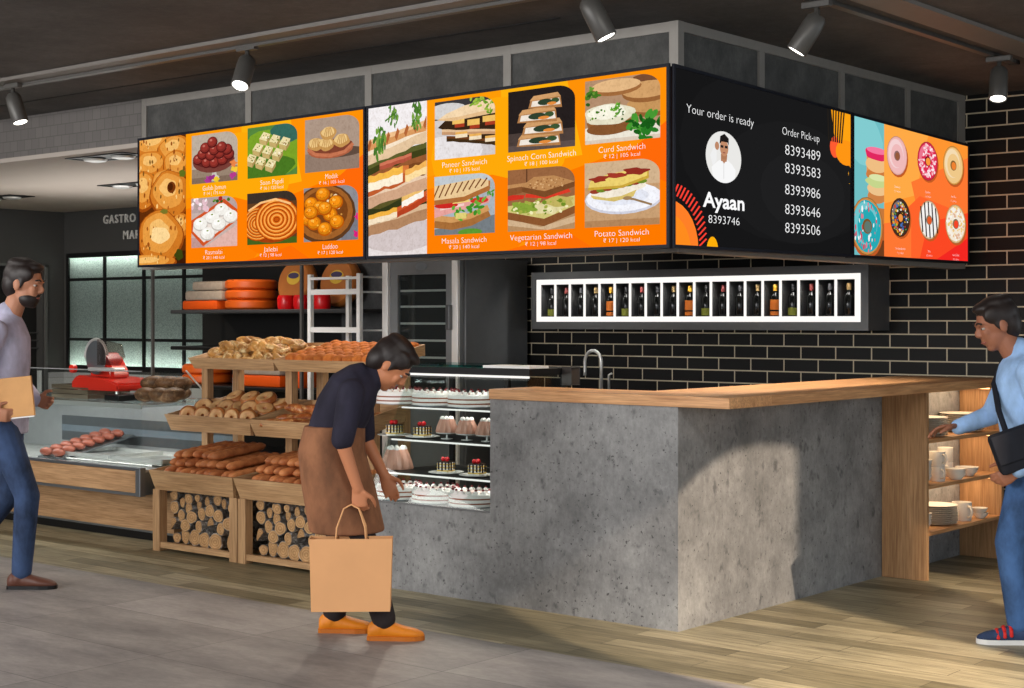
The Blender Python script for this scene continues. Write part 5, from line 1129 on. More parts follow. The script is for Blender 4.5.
tx(SC, 'Your order is ready', 721, 115.5, 687.5, 754.5, 9); tx(SC, 'Ayaan', 723.8, 201, 703, 744.5, 15, bold=.022, name='name_text'); tx(SC, '8393746', 724, 220, 708.5, 739.5, 8.5)
tx(SC, 'Order Pick-up', 801, 134.5, 782.5, 819.5, 8)
for t_2, py in (('8393489', 152.6), ('8393583', 170.4), ('8393986', 191.3), ('8393646', 210.6), ('8393506', 228.8)): tx(SC, t_2, 802.8, py, 785.5, 820.5, 10.5, name='order_number')
a0 = SC.uv(705.5, 157.2)[0]; a1 = SC.uv(741, 157.2)[0]; am = SC.uv(723.3, 183); an = SC.uv(723.3, 131.5)
S = [(ell(.5, .5, .5, .5, 36), (234, 233, 230))]
S2 = [([(.22, .0), (.16, .28), (.32, .4), (.44, .46), (.6, .46), (.74, .38), (.84, .28), (.8, 0)], (248, 248, 248)), ([(.2, .3), (.12, .5), (.22, .66), (.3, .62), (.3, .42)], (240, 240, 240)), ([(.42, .42), (.58, .42), (.6, .56), (.42, .56)], (176, 122, 90)), ([(.44, .46), (.5, .36), (.58, .46)], (186, 132, 100)), (ell(.51, .68, .12, .16), (196, 140, 106)), ([(.38, .74), (.4, .9), (.52, .96), (.64, .88), (.64, .74), (.6, .8), (.44, .8)], (30, 26, 26)), (rc(.41, .68, .49, .73), (40, 36, 36)), (rc(.53, .68, .61, .73), (40, 36, 36)), (ell(.51, .59, .04, .012), (150, 84, 76)), (ell(.31, .7, .06, .08), (190, 136, 104)), (rc(.49, .08, .51, .4), (222, 222, 222))]
cirv = ell(.5, .5, .5, .5, 36)
S += [(clip(p if sum(p[j][0] * p[(j + 1) % len(p)][1] - p[(j + 1) % len(p)][0] * p[j][1] for j in range(len(p))) > 0 else p[::-1], cirv), c_) for p, c_ in S2]
SC.draw('portrait_picture', [q for q in S if len(q[0]) > 2], M['flat'], (a0, am[1], a1, an[1]))
# doughnut screen
ud = SD.uv(884, 200)[0]
S = [(None, (255, 150, 50)), ([(0, 1), (.5, 1), (.35, .5), (0, .4)], (255, 170, 70)), ([(.3, .6), (1, .9), (1, .35), (.4, .3)], (255, 120, 50)), ([(0, .2), (.4, .5), (1, .4), (1, 0), (0, 0)], (255, 100, 44)), ([(.5, .3), (1, .42), (1, 0), (.4, 0)], (252, 72, 36)), ([(.6, 0), (1, .2), (1, 0)], (244, 40, 34)), ([(0, 0), (.3, 0), (.3, .3), (0, .25)], (255, 120, 52))]
SD.draw('menu_background', S, M['flat'], (ud, SD.bv, 1 - SD.bu, 1 - SD.bv))
def donut(S, cx, cy, rx, ry, base, ice, seed, speck=None, stripes=None, hole=(150, 80, 40), n=60, ss=.09):
    lo = tuple(int(x * .7) for x in base); hi = tuple(min(255, int(x + (255 - x) * .35)) for x in ice)
    S += [(ell(cx + .01, cy - ry * .1, rx * 1.02, ry * 1.0), (196, 90, 36)), (ell(cx, cy, rx, ry), lo), (ell(cx, cy, rx * .97, ry * .97), base), (blob(cx, cy, rx * .9, ry * .9, seed, .015), ice), (ell(cx - rx * .1, cy + ry * .1, rx * .74, ry * .74), hi), (ell(cx, cy, rx * .6, ry * .6), ice)]
    if stripes:
        for k in range(5):
            x = (k - 2) * .36; h = math.sqrt(max(.02, 1 - x * x)); S.append((band([(cx + rx * x - rx * .1, cy + ry * h * .93), (cx + rx * x + rx * .1, cy - ry * h * .93)], rx * .06), stripes))
    if speck: specks(S, cx, cy, rx * .86, ry * .86, n, speck, rx * ss, seed, .34)
    S += [(ell(cx, cy, rx * .3, ry * .26), tuple(int(x * .6) for x in base)), (ell(cx + rx * .03, cy - ry * .02, rx * .22, ry * .2), hole)]
S = [(None, (112, 190, 196)), (blob(.3, .85, .6, .2, 3), (130, 204, 208))]
S += [(rc(.42, .6, 1.0, .74), (226, 150, 84)), (ell(.75, .6, .35, .05), (206, 124, 62)), (ell(.75, .68, .36, .06), (240, 190, 130)), (blob(.76, .76, .4, .05, 4, .06), (226, 40, 96)), (ell(.76, .785, .34, .025), (246, 120, 160)), (rc(.48, .42, 1, .52), (222, 150, 88)), (ell(.75, .44, .3, .05), (206, 130, 70)), (ell(.78, .5, .34, .05), (238, 196, 140)), (blob(.76, .555, .36, .045, 5, .06), (198, 214, 140)), (ell(.8, .585, .3, .025), (220, 230, 170)), (rc(.62, .1, 1, .36), (176, 96, 46)), (ell(.9, .3, .3, .06), (196, 120, 60)), (rc(.6, 0, 1, .12), (110, 60, 30))]
donut(S, .44, .215, .52, .215, (206, 140, 70), (38, 170, 180), 6, [(214, 60, 90), (250, 250, 250), (230, 120, 140)], n=46, hole=(96, 120, 110), ss=.04)
SD.draw('menu_photo', S, M['flat'], (SD.bu, SD.bv, ud, 1 - SD.bv))
# doughnuts placed on the background
def uvr(px, py):
    u, v = SD.uv(px, py); return (u - ud) / (1 - SD.bu - ud), (v - SD.bv) / (1 - 2 * SD.bv)
DN = [(896.9, 155.8, (236, 178, 170), (240, 186, 186), None, None, (150, 90, 60), 'Strawberry'), (927.4, 161.2, (206, 40, 70), (226, 44, 84), [(250, 190, 200), (255, 230, 236)], None, (255, 150, 60), 'Raspberry'), (953, 165.6, (222, 160, 80), (240, 200, 136), None, None, (240, 130, 50), 'Sugar Glaze'),
      (899.7, 217.5, (70, 44, 34), (62, 44, 36), [(230, 180, 40), (200, 60, 50), (80, 160, 80), (70, 110, 180), (230, 120, 40), (240, 230, 220)], None, (240, 150, 70), 'Chocolate Sprinkles'), (928.5, 220, (220, 190, 150), (246, 242, 238), None, (48, 34, 36), (226, 90, 40), 'Stripy'), (955, 224, (222, 186, 130), (244, 232, 214), [(240, 200, 120), (250, 246, 236), (226, 180, 150)], None, (244, 70, 40), 'Sweet Confetti')]
for i, (px, py, ba, ic, sp_, st_, ho, nm) in enumerate(DN):
    x, y = uvr(px, py); x2 = uvr(px + 10, py)[0]; y2 = uvr(px, py - 19.5)[1]; S = []; donut(S, x, y, abs(x2 - x), abs(y2 - y), ba, ic, i + 3, sp_, st_, ho, 90)
    SD.draw('doughnut_picture', S, M['flat'], (ud, SD.bv, 1 - SD.bu, 1 - SD.bv))
    u, v = SD.uv(px, py + 31); SD.text(nm, u, v, .013); u, v = SD.uv(px, py + 35.5); SD.text('₹ 12 | 160 kcal', u, v, .011)
# ================================================================== PEOPLE
def cap_chain(bm, pts, rads, seg=14):
    """closed tapered limb with round joints"""
    pts = [V(p) for p in pts]
    for p, r in zip(pts, rads): ellipsoid(bm, p, (r, r, r), seg=seg, rings=10)
    for (p, r), (q, s) in zip(zip(pts, rads), zip(pts[1:], rads[1:])): tube(bm, [p, q], [r, s], seg)
def loft(bm, rings, seg=24):
    """rings: (centre, axis_x vec, axis_y vec) ellipse sections, capped"""
    R = []
    for c, ax, ay in rings: R.append([bm.verts.new(V(c) + V(ax) * math.cos(2 * PI * k / seg) + V(ay) * math.sin(2 * PI * k / seg)) for k in range(seg)])
    for a, b_ in zip(R, R[1:]):
        for k in range(seg): bm.faces.new((a[k], a[(k + 1) % seg], b_[(k + 1) % seg], b_[k]))
    bm.faces.new(R[0][::-1]); bm.faces.new(R[-1])
def voxel(name, bm, mat, parent, size=.007, smooth=4):
    bmesh.ops.recalc_face_normals(bm, faces=bm.faces[:])
    me = bpy.data.meshes.new(name); bm.to_mesh(me); bm.free(); o = bpy.data.objects.new(name, me); COL.objects.link(o)
    r = o.modifiers.new('r', 'REMESH'); r.mode = 'VOXEL'; r.voxel_size = size
    s = o.modifiers.new('s', 'SMOOTH'); s.factor = .5; s.iterations = smooth
    bpy.context.view_layer.update(); dg = bpy.context.evaluated_depsgraph_get(); m2 = bpy.data.meshes.new_from_object(o.evaluated_get(dg))
    bpy.data.objects.remove(o); bpy.data.meshes.remove(me); m2.name = name
    for p in m2.polygons: p.use_smooth = True
    m2.materials.clear(); return link(name, m2, mat, parent)
def torso(bm, sp, grow=0.0, top=1.0):
    """sp: [(centre, half width, half depth)] from hips to shoulders"""
    rings = []; n = len(sp)
    for i, (c, w_, d_) in enumerate(sp):
        a = V(sp[max(0, i - 1)][0]); b_ = V(sp[min(n - 1, i + 1)][0]); t = (b_ - a).normalized(); side = V((0, 1, 0)); f = side.cross(t).normalized()
        rings.append((c, f * (d_ + grow), side * (w_ + grow)))
    loft(bm, rings)
def head(bm, c, m, k=1.0):
    """skull, jaw, nose, ears and brow; m turns the face (+x forward)"""
    e = lambda o, r, mm=None: ellipsoid(bm, V(c) + m @ (V(o) * k), V(r) * k, m if mm is None else m @ mm, 20, 14)
    e((-.008, 0, .03), (.098, .076, .092)); e((.022, 0, -.045), (.066, .056, .068)); e((.05, 0, -.092), (.03, .03, .022)); e((.07, 0, -.02), (.022, .05, .05))
    e((.09, 0, .028), (.012, .05, .012)); e((.098, 0, -.015), (.02, .0125, .022)); e((.092, 0, .005), (.012, .009, .03)); e((.084, 0, -.055), (.012, .024, .008)); e((.082, 0, -.067), (.012, .022, .008))
    for s in (-1, 1): e((-.005, s * .077, -.005), (.02, .009, .032)); e((.07, s * .034, -.014), (.018, .02, .016)); e((.099, s * .011, -.025), (.009, .009, .008))
def hand(bm, w, d, n, s, curl=.6, k=1.0, spread=0.02):
    """palm from wrist w along d, palm normal n (the way fingers close), s = side the thumb is on (vector)"""
    w = V(w); d = V(d).normalized(); n = V(n); n = (n - d * n.dot(d)).normalized(); s_ = V(s); s_ = (s_ - d * s_.dot(d) - n * s_.dot(n)).normalized()
    loft(bm, [(w + d * -.02 * k, n * .019 * k, s_ * .026 * k), (w + d * .02 * k, n * .016 * k, s_ * .034 * k), (w + d * .06 * k, n * .014 * k, s_ * .041 * k), (w + d * .092 * k, n * .011 * k, s_ * .038 * k)], 16)
    for i, (L, r) in enumerate(((.072, .0088), (.082, .009), (.076, .0086), (.058, .0076))):
        b0 = w + d * (.088 - .004 * abs(i - 1)) * k + s_ * (.031 - i * .0205) * k; a = 0.0; P = [b0 - d * .012 * k]; dd = (d + s_ * spread * (1.5 - i)).normalized()
        for j, f in enumerate((.45, .32, .26)):
            a += curl * (.55, .8, .6)[j] * (1 + .08 * i); P.append(P[-1] + (dd * math.cos(a) + n * math.sin(a)) * L * k * f * (1.16 if j == 0 else 1))
        cap_chain(bm, P, [r * 1.05 * k, r * k, r * .92 * k, r * .78 * k], 10)
    t0 = w + d * .022 * k + s_ * .028 * k; t1 = t0 + (d * .6 + s_ * .75 + n * .25).normalized() * .042 * k; t2 = t1 + (d * .85 + s_ * .25 + n * .5).normalized() * .034 * k; t3 = t2 + (d * .9 + n * .5).normalized() * .026 * k
    cap_chain(bm, [t0, t1, t2, t3], [.0145 * k, .0115 * k, .0105 * k, .008 * k], 10)
def shoe(bm, a, yaw, k=1.0, pitch=0):
    m = Matrix.Rotation(yaw, 3, 'Z') @ Matrix.Rotation(pitch, 3, 'Y'); a = V(a)
    R = []
    for x, w_, h, z in ((-.085, .024, .03, .04), (-.07, .034, .042, .045), (-.02, .038, .046, .052), (.03, .04, .04, .045), (.09, .046, .03, .036), (.14, .042, .024, .03), (.17, .026, .017, .024), (.18, .012, .011, .021)):
        R.append((a + m @ V((x, 0, z - .085)) * k, m @ V((0, w_, 0)) * k, m @ V((0, 0, h)) * k))
    loft(bm, R, 18)
    cap_chain(bm, [a + m @ V((-.03, 0, -.03)) * k, a + m @ V((-.012, 0, .02)) * k], [.043 * k, .041 * k])
def sole(a, yaw, k=1.0, pitch=0):
    b = B(); m = Matrix.Rotation(yaw, 3, 'Z') @ Matrix.Rotation(pitch, 3, 'Y'); o = []
    for x, w_ in ((-.088, .018), (-.075, .032), (-.02, .036), (.03, .038), (.09, .047), (.14, .044), (.17, .03), (.182, .012)): o.append((x, w_))
    ring = [V((x, -w_, -.085)) for x, w_ in o] + [V((x, w_, -.085)) for x, w_ in o[::-1]]; prism(b, [V(a) + m @ p * k for p in ring], m @ V((0, 0, .022)) * k); return b
def skin(name, c, c2): return plain(name, c, .5, spec=.35, var=.06, scale=8)
M['hair'] = plain('dark_hair', (34, 26, 24), .5, var=.25, scale=60)
def fabric(name, c, var=.16):
    t = NT(name); n = t.noise(t.coords((1, 1, .6)), 7, 5, .6); w_ = t.noise(t.coords(), 180, 2); lo = tuple(int(x * (1 - var)) for x in c); hi = tuple(min(255, int(x * (1 + var * .6))) for x in c)
    return t.bsdf(t.ramp(n, [(.35, lo), (.65, hi)]), .85, bump=w_, bstr=.15, bdist=.002, spec=.2)
def hairdo(c, m, k, root, full=True):
    b = B(); e = lambda o, r: ellipsoid(b, V(c) + m @ (V(o) * k), V(r) * k, m, 20, 14)
    e((-.018, 0, .045), (.1, .083, .09)); e((-.055, 0, .0), (.06, .076, .085)); e((.035, 0, .1), (.06, .06, .03)); e((-.02, 0, .105), (.085, .066, .04))
    for s in (-1, 1): e((.02, s * .066, .06), (.05, .018, .04)); e((.012, s * .073, .012), (.014, .008, .035))
    return voxel('hair', b, M['hair'], root, .007, 3)
def face_bits(c, m, k, root):
    for s in (-1, 1):
        b = B(); ellipsoid(b, V(c) + m @ (V((.0775, s * .034, .006)) * k), V((.0095, .0125, .0065)) * k, m, 14, 10); ey = obj('eye', b, M['eye_white'], root, True, local=True)
        b = B(); ellipsoid(b, V(c) + m @ (V((.0855, s * .034, .0065)) * k), V((.003, .0052, .0052)) * k, m, 10, 8); obj('iris', b, M['hair'], ey, True, local=True)
        b = B(); cap_chain(b, [V(c) + m @ (V((.098, s * .016, .032)) * k), V(c) + m @ (V((.097, s * .036, .038)) * k), V(c) + m @ (V((.086, s * .055, .032)) * k)], [.0045 * k] * 3, 8); obj('eyebrow', b, M['hair'], root, True, local=True)
    b = B(); cap_chain(b, [V(c) + m @ (V((.084, -.022, -.061)) * k), V(c) + m @ (V((.096, 0, -.0605)) * k), V(c) + m @ (V((.084, .022, -.061)) * k)], [.004 * k] * 3, 8); obj('lips', b, M['lips'], root, True, local=True)
M['eye_white'] = plain('eye_white', (176, 168, 160), .25, var=.02); M['lips'] = plain('lips', (150, 84, 74), .45)
RY = lambda a: Matrix.Rotation(a, 3, 'Y'); RZ = lambda a: Matrix.Rotation(a, 3, 'Z')
FACE_R = YAW                      # heading towards the right of the photo
# ---------------------------------------------------------------- man with the folder
A = at_z(3, 586, 0); A.z = 0
pa = thing('person', 'bearded person in pale lavender shirt and jeans walking in with a tan folder', 'person', tuple(A), FACE_R + .05)
sk = skin('skin_tan', (176, 122, 94), None); k = 1.06
HC_ = V((.115, 0, 1.70)); hm = RZ(-.15) @ RY(.16)
TS = [((0, 0, .90), .155, .115), ((.0, 0, .98), .168, .125), ((.01, 0, 1.1), .152, .112), ((.02, 0, 1.25), .17, .12), ((.02, 0, 1.4), .185, .118), ((.02, 0, 1.48), .15, .09), ((.025, 0, 1.53), .07, .065)]
hipL, hipR = V((0, .09, .93)), V((0, -.09, .93)); 
legs = {-1: [hipR, V((.16, -.1, .52)), V((.13, -.1, .1))], 1: [hipL, V((.0, .1, .5)), V((-.27, .1, .135))]}
arms = {-1: [V((.02, -.2, 1.44)), V((-.08, -.27, 1.16)), V((-.0, -.245, .985))], 1: [V((.02, .2, 1.44)), V((.02, .26, 1.15)), V((.15, .14, 1.04))]}
b = B(); torso(b, TS, -.012); cap_chain(b, [(.025, 0, 1.48), (.075, 0, 1.61)], [.062, .056]); head(b, HC_, hm, k)
for s in (-1, 1):
    cap_chain(b, legs[s], [.075, .05, .038]); cap_chain(b, arms[s], [.045, .037, .026])
hand(b, arms[-1][2], (.85, .05, -.1), (.1, 1, .1), (.2, 0, 1), .75, 1.0); hand(b, arms[1][2], (.9, -.3, -.2), (.1, -1, .2), (.2, 0, 1), .75, 1.0)
voxel('body', b, sk, pa, .006, 5)
hairdo(HC_, hm, k, pa); face_bits(HC_, hm, k, pa)
b = B(); e = lambda o, r: ellipsoid(b, HC_ + hm @ (V(o) * k), V(r) * k, hm, 18, 12); e((.034, 0, -.07), (.062, .058, .048)); e((.06, 0, -.1), (.028, .03, .018)); e((.095, 0, -.044), (.008, .024, .006)); voxel('beard', b, M['hair'], pa, .006, 3)
b = B(); torso(b, TS, .008)
for s in (-1, 1): cap_chain(b, arms[s], [.062, .052, .04])
loft(b, [((.0, 0, .86), V((.135, 0, 0)), V((0, .175, 0))), ((0, 0, 1.0), V((.14, 0, 0)), V((0, .18, 0)))]); cap_chain(b, [(.02, 0, 1.47), (.03, 0, 1.54)], [.075, .068])
voxel('shirt', b, fabric('lavender_cotton', (186, 184, 206)), pa, .008, 5)
b = B(); loft(b, [((0, 0, .82), V((.1, 0, 0)), V((0, .15, 0))), ((0, 0, .97), V((.128, 0, 0)), V((0, .17, 0)))])
for s in (-1, 1): cap_chain(b, legs[s], [.098, .07, .056])
voxel('jeans', b, fabric('blue_denim', (52, 68, 98), .3), pa, .008, 5)
for s, pit in ((-1, 0), (1, .25)):
    b = B(); a = legs[s][2] + V((.01, 0, -.015 if s < 0 else -.02)); shoe(b, a, 0, 1.02, pit); sh = voxel('shoe', b, plain('brown_leather', (92, 56, 44), .45), pa, .006, 4); obj('sole', sole(a, 0, 1.02, pit), M['black_metal'], sh, local=True)
fm = Matrix.Rotation(FACE_R + .05, 4, 'Z'); fc = A + fm @ V((.075, -.215, 1.06))
fo = thing('folder', 'flat tan cardboard folder held against the chest by the lavender-shirted person', 'folder', tuple(fc), FACE_R + .05)
b = B(); box(b, (-.13, -.012, -.1), (.15, .012, .12), .004); xform(b, Matrix.Rotation(-.1, 4, 'Y')); obj('cover', b, plain('tan_card', (206, 154, 98), .7), fo, local=True)
b = B(); box(b, (-.125, -.008, -.107), (.145, .008, -.1)); xform(b, Matrix.Rotation(-.1, 4, 'Y')); obj('papers', b, M['white'], fo, local=True)
# ---------------------------------------------------------------- stooping customer with the paper bag
Bp = at_z(360, 636, 0); Bp.z = 0
pb = thing('person', 'person in dark top and brown apron leaning forward with a paper bag', 'person', tuple(Bp), FACE_R)
sk2 = skin('skin_warm', (196, 128, 90), None); k = .98
HC_ = V((.14, 0, 1.285)); hm = RY(.8)
TS = [((-.13, 0, .76), .16, .12), ((-.145, 0, .86), .165, .125), ((-.12, 0, .98), .145, .115), ((-.08, 0, 1.075), .158, .125), ((-.03, 0, 1.17), .165, .115), ((.015, 0, 1.215), .13, .088), ((.055, 0, 1.245), .06, .06)]
hip = {1: V((-.13, .085, .8)), -1: V((-.13, -.085, .8))}
legs = {1: [hip[1], V((-.1, .09, .45)), V((-.13, .09, .1))], -1: [hip[-1], V((.02, -.09, .46)), V((.12, -.09, .1))]}
arms = {-1: [V((-.02, -.185, 1.165)), V((-.06, -.23, .94)), V((.01, -.2, .72))], 1: [V((-.02, .185, 1.165)), V((.0, .235, .93)), V((.1, .2, .74))]}
b = B(); torso(b, TS, -.012); cap_chain(b, [(.02, 0, 1.205), (.11, 0, 1.245)], [.056, .052]); head(b, HC_, hm, k)
for s in (-1, 1): cap_chain(b, legs[s], [.075, .05, .036]); cap_chain(b, arms[s], [.043, .035, .025])
hand(b, arms[-1][2], (.1, .05, -1), (.15, 1, 0), (1, 0, .1), 1.15, .95); hand(b, arms[1][2], (.4, -.05, -1), (0, -1, 0), (1, 0, .2), .6, .95)
voxel('body', b, sk2, pb, .006, 5); hairdo(HC_, hm, k * 1.04, pb); face_bits(HC_, hm, k, pb)
b = B(); torso(b, TS[1:], .01)
for s in (-1, 1): cap_chain(b, [arms[s][0], arms[s][0].lerp(arms[s][1], .95)], [.066, .054])
cap_chain(b, [(.01, 0, 1.2), (.06, 0, 1.225)], [.074, .066]); voxel('top', b, fabric('navy_jersey', (44, 42, 56), .2), pb, .008, 5)
b = B(); loft(b, [((-.06, 0, .5), V((.18, 0, 0)), V((0, .2, 0))), ((-.1, 0, .7), V((.175, 0, 0)), V((0, .2, 0))), ((-.135, 0, .88), V((.16, 0, 0)), V((0, .195, 0))), ((-.12, 0, 1.0), V((.145, 0, 0)), V((0, .175, 0)))]); voxel('apron', b, fabric('brown_canvas', (136, 92, 66), .2), pb, .008, 5)
b = B()
for s in (-1, 1): cap_chain(b, legs[s], [.095, .072, .058])
voxel('trousers', b, fabric('dark_trousers', (48, 42, 42)), pb, .008, 4)
for s in (-1, 1):
    b = B(); a = legs[s][2] + V((.01, 0, -.015)); shoe(b, a, 0, 1.0); sh = voxel('shoe', b, plain('orange_suede', (226, 132, 24), .5), pb, .006, 4); obj('sole', sole(a, 0, 1.0), plain('amber_sole', (190, 104, 20), .5), sh, local=True)
# paper bag hanging from the near hand
bw, bd_, bh_ = .36, .14, .33; bc = Bp + Matrix.Rotation(FACE_R, 4, 'Z') @ V((-.02, -.2, .165))
bgt = thing('paper_bag', 'plain tan paper carrier bag hanging from the hand of leaning person', 'bag', tuple(bc), FACE_R + .04)
M['kraft'] = plain('kraft_paper', (222, 164, 112), .75, var=.08, scale=6)
b = B(); q = [b.verts.new(p) for p in ((-bw / 2, -bd_ / 2, 0), (bw / 2, -bd_ / 2, 0), (bw / 2, bd_ / 2, 0), (-bw / 2, bd_ / 2, 0), (-bw / 2 - .01, -bd_ / 2 + .02, bh_), (bw / 2 + .01, -bd_ / 2 + .02, bh_), (bw / 2 + .01, bd_ / 2 - .02, bh_), (-bw / 2 - .01, bd_ / 2 - .02, bh_), (-bw / 2 + .02, 0, bh_ * .55), (bw / 2 - .02, 0, bh_ * .55))]
for f_ in ((3, 2, 1, 0), (0, 1, 5, 4), (2, 3, 7, 6), (1, 2, 9), (2, 6, 9), (6, 5, 9), (5, 1, 9), (3, 0, 8), (0, 4, 8), (4, 7, 8), (7, 3, 8)): b.faces.new([q[i] for i in f_])
o = obj('bag_body', b, M['kraft'], bgt, local=True); so = o.modifiers.new('thickness', 'SOLIDIFY'); so.thickness = .002
for s in (-1, 1): obj('handle', tube(B(), [(-.07, s * .045, bh_ - .03), (-.065, s * .04, bh_ + .05), (-.035, s * .012, bh_ + .135), (.0, s * .004, bh_ + .152), (.035, s * .012, bh_ + .135), (.065, s * .04, bh_ + .05), (.07, s * .045, bh_ - .03)], .004, 8), M['kraft'], bgt, True, local=True)
# ---------------------------------------------------------------- man reaching to the crockery
Cp = at_z(1028, 640, 0); Cp.z = 0
FL = YAW + PI - .12
pc = thing('person', 'person in light blue shirt with black shoulder bag reaching to the crockery', 'person', tuple(Cp), FL)
sk3 = skin('skin_brown', (150, 98, 74), None); k = .98
HC_ = V((.14, 0, 1.475)); hm = RZ(.1) @ RY(.3)
TS = [((-.01, 0, .80), .15, .115), ((-.01, 0, .88), .16, .125), ((.0, 0, .98), .15, .115), ((.02, 0, 1.1), .16, .118), ((.03, 0, 1.22), .175, .115), ((.03, 0, 1.3), .14, .088), ((.04, 0, 1.34), .065, .062)]
legs = {1: [V((0, .085, .82)), V((.1, .095, .47)), V((.06, .095, .1))], -1: [V((0, -.085, .82)), V((-.03, -.095, .45)), V((-.2, -.095, .115))]}
arms = {-1: [V((.03, -.185, 1.26)), V((.13, -.21, 1.04)), V((.29, -.17, .985))], 1: [V((.03, .185, 1.26)), V((-.03, .25, 1.0)), V((.09, .235, .82))]}
b = B(); torso(b, TS, -.012); cap_chain(b, [(.035, 0, 1.3), (.1, 0, 1.4)], [.058, .053]); head(b, HC_, hm, k)
for s in (-1, 1): cap_chain(b, legs[s], [.074, .05, .037]); cap_chain(b, arms[s], [.044, .036, .026])
hand(b, arms[-1][2], (1, 0, -.05), (0, .3, -1), (0, 1, .3), .5, 1.0); hand(b, arms[1][2], (.8, -.1, -.5), (0, -1, 0), (.3, 0, 1), .8, 1.0)
voxel('body', b, sk3, pc, .006, 5); hairdo(HC_, hm, k, pc); face_bits(HC_, hm, k, pc)
b = B(); torso(b, TS, .01)
for s in (-1, 1): cap_chain(b, arms[s], [.062, .05, .039])
loft(b, [((-.01, 0, .78), V((.135, 0, 0)), V((0, .17, 0))), ((0, 0, .95), V((.13, 0, 0)), V((0, .168, 0)))]); cap_chain(b, [(.03, 0, 1.29), (.045, 0, 1.355)], [.073, .066]); voxel('shirt', b, fabric('light_blue_cotton', (150, 184, 226)), pc, .008, 5)
b = B(); loft(b, [((0, 0, .74), V((.1, 0, 0)), V((0, .145, 0))), ((0, 0, .86), V((.125, 0, 0)), V((0, .162, 0)))])
for s in (-1, 1): cap_chain(b, legs[s], [.095, .07, .055])
voxel('jeans', b, fabric('mid_blue_denim', (62, 92, 136), .3), pc, .008, 5)
for s, pit in ((1, 0), (-1, .12)):
    b = B(); a = legs[s][2] + V((.01, 0, -.015)); shoe(b, a, 0, 1.0, pit); sh = voxel('trainer', b, fabric('blue_mesh', (56, 72, 104)), pc, .006, 4); obj('sole', sole(a, 0, 1.0, pit), M['white'], sh, local=True)
    b = B(); m_ = Matrix.Rotation(pit, 3, 'Y'); 
    for i in range(3): cap_chain(b, [a + m_ @ V((.03 + i * .03, -.042, -.04 - i * .006)), a + m_ @ V((.03 + i * .03, -.026, -.008 - i * .012)), a + m_ @ V((.03 + i * .03, 0, .006 - i * .014)), a + m_ @ V((.03 + i * .03, .026, -.008 - i * .012)), a + m_ @ V((.03 + i * .03, .042, -.04 - i * .006))], [.009] * 5, 8)
    obj('laces', b, plain('red_laces', (214, 40, 34), .6), sh, True, local=True)
# shoulder bag, worn across the body
sbm = Matrix.Rotation(FL, 4, 'Z'); sb = thing('shoulder_bag', 'black messenger bag on a strap across the light blue shirt', 'bag', tuple(Cp + sbm @ V((.08, .22, .8))), FL)
M['bag_black'] = fabric('black_canvas', (30, 32, 40))
off = V((.08, .22, .8)); b = B(); box(b, (-.15, -.03, .0), (.09, .05, .19), .02); xform(b, Matrix.Translation((.0, .01, .02)) @ Matrix.Rotation(.35, 4, 'Y')); bb = obj('bag_body', b, M['bag_black'], sb, 40, local=True)
b = B(); box(b, (-.145, .051, .05), (.085, .06, .185), .004); xform(b, Matrix.Translation((.0, .01, .02)) @ Matrix.Rotation(.35, 4, 'Y')); obj('flap', b, M['bag_black'], bb, local=True)
loop = [(-.06, .235, 1.0), (-.02, .19, 1.12), (.0, .06, 1.31), (.01, -.06, 1.392), (.02, -.11, 1.375), (.1, -.07, 1.31), (.158, .02, 1.2), (.155, .12, 1.08), (.14, .21, .99)]
b = B(); pts = [V(p) - off for p in loop]
for i in range(len(pts) - 1):
    d = (pts[i + 1] - pts[i]); 
tube(b, pts, .014, 8); obj('strap', b, M['bag_black'], sb, True, local=True)

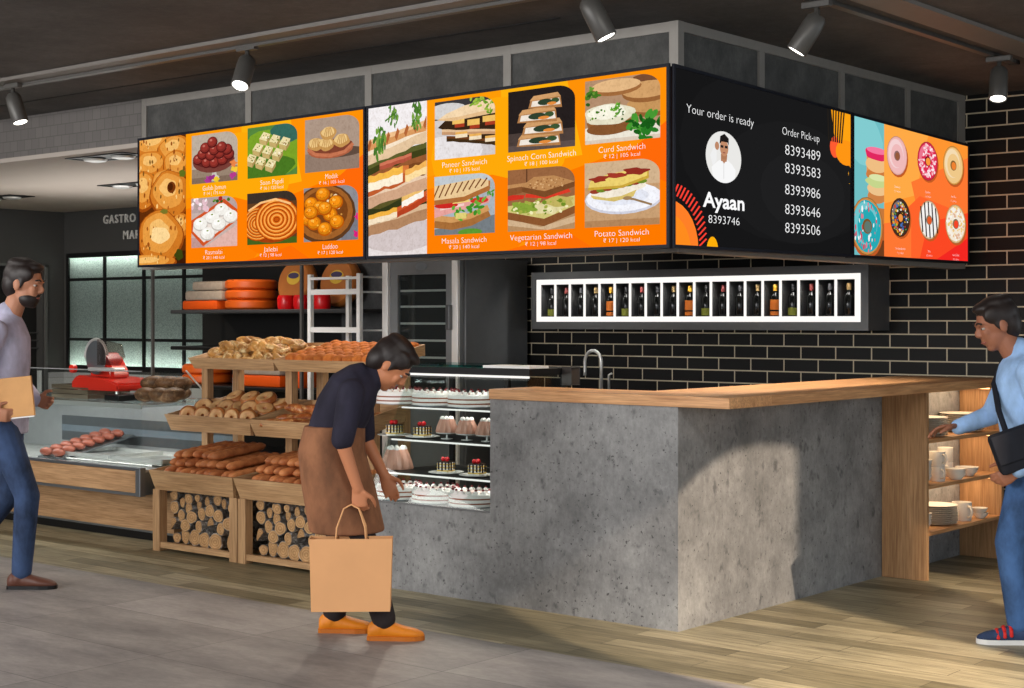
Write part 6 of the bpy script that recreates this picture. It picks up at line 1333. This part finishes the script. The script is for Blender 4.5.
# ================================================================== LIGHT
w = bpy.data.worlds.new('world'); sc.world = w; w.use_nodes = True
bgd = w.node_tree.nodes['Background']; bgd.inputs[0].default_value = (.86, .93, 1, 1); bgd.inputs[1].default_value = 1.5
def area(loc, tgt, sx_, sy_, e, col):
    L = bpy.data.lights.new('shop_fill_light', 'AREA'); L.shape = 'RECTANGLE'; L.size = sx_; L.size_y = sy_; L.energy = e; L.color = col  # broad fill lamps added for brightness, without fittings
    o = bpy.data.objects.new('shop_fill_light', L); COL.objects.link(o); o.location = loc; o.rotation_euler = (V(tgt) - V(loc)).to_track_quat('-Z', 'Y').to_euler()
area((-3.5, -5.0, 2.85), (-2.0, 0, .6), 4, 1.2, 150, (1, .96, .92)); area((-1.5, -9.5, 2.4), (-2.0, 0, 1.2), 6, 1.6, 420, (1, .97, .95))
area((-5.5, -2.6, 2.88), (-5.2, -2.0, 0), 2.2, 1.0, 40, (1, .95, .9))
area((2.2, -1.9, 2.88), (2.2, -1.2, 0), 2.4, 1.4, 85, (1, .95, .88))
# sun-like warm spot from the shop front onto the counter end and planks
L = bpy.data.lights.new('shop_front_spot', 'SPOT'); L.energy = 1450; L.spot_size = math.radians(36.2); L.spot_blend = .08; L.color = (1, .8, .6); L.shadow_soft_size = .012
o = bpy.data.objects.new('shop_front_spot', L); COL.objects.link(o); o.location = (4.5, -.75, 2.8); o.rotation_euler = (V((0, 1.0, -1.24)) - V(o.location)).to_track_quat('-Z', 'Y').to_euler()
def pool(x, y, z, e, sz, col=(1, .86, .7)):
    L = bpy.data.lights.new('fill_spot', 'SPOT'); L.energy = e; L.spot_size = math.radians(sz); L.spot_blend = .6; L.color = col; L.shadow_soft_size = .08  # spots added to brighten shelves, worktop and back area, without fittings
    o = bpy.data.objects.new('fill_spot', L); COL.objects.link(o); o.location = (x, y, z); return o
pool(-3.7, 1.6, 2.55, 90, 100).rotation_euler = (-.55, 0, 0); pool(-2.9, 1.6, 2.55, 90, 100).rotation_euler = (-.55, 0, 0)
pool(-6.4, 2.2, 2.55, 40, 110); pool(-5.4, 1.2, 2.55, 60, 120, (1, .97, .94)); pool(-8, 1.2, 2.55, 50, 130, (1, .97, .94))
pool(-1.2, 1.2, 2.85, 60, 110); pool(-.45, 1.4, 2.8, 240, 90, (1, .84, .66)); pool(-4.3, 1.0, 2.7, 300, 100, (1, .98, .95)).rotation_euler = (.7, 0, 0); pool(-8.6, .6, 2.5, 80, 130).rotation_euler = (.5, .3, 0)
area((-6.5, 1.6, 1.9), (-6.5, 1.6, 3), 3, 1.5, 22, (1, .97, .93))  # unseen up-facing fill added to brighten the lowered ceiling
vs_ = sc.view_settings; sc.display_settings.display_device = 'sRGB'; vs_.view_transform = 'Standard'; vs_.look = 'None'; vs_.exposure = 0; vs_.gamma = 1; vs_.use_curve_mapping = False
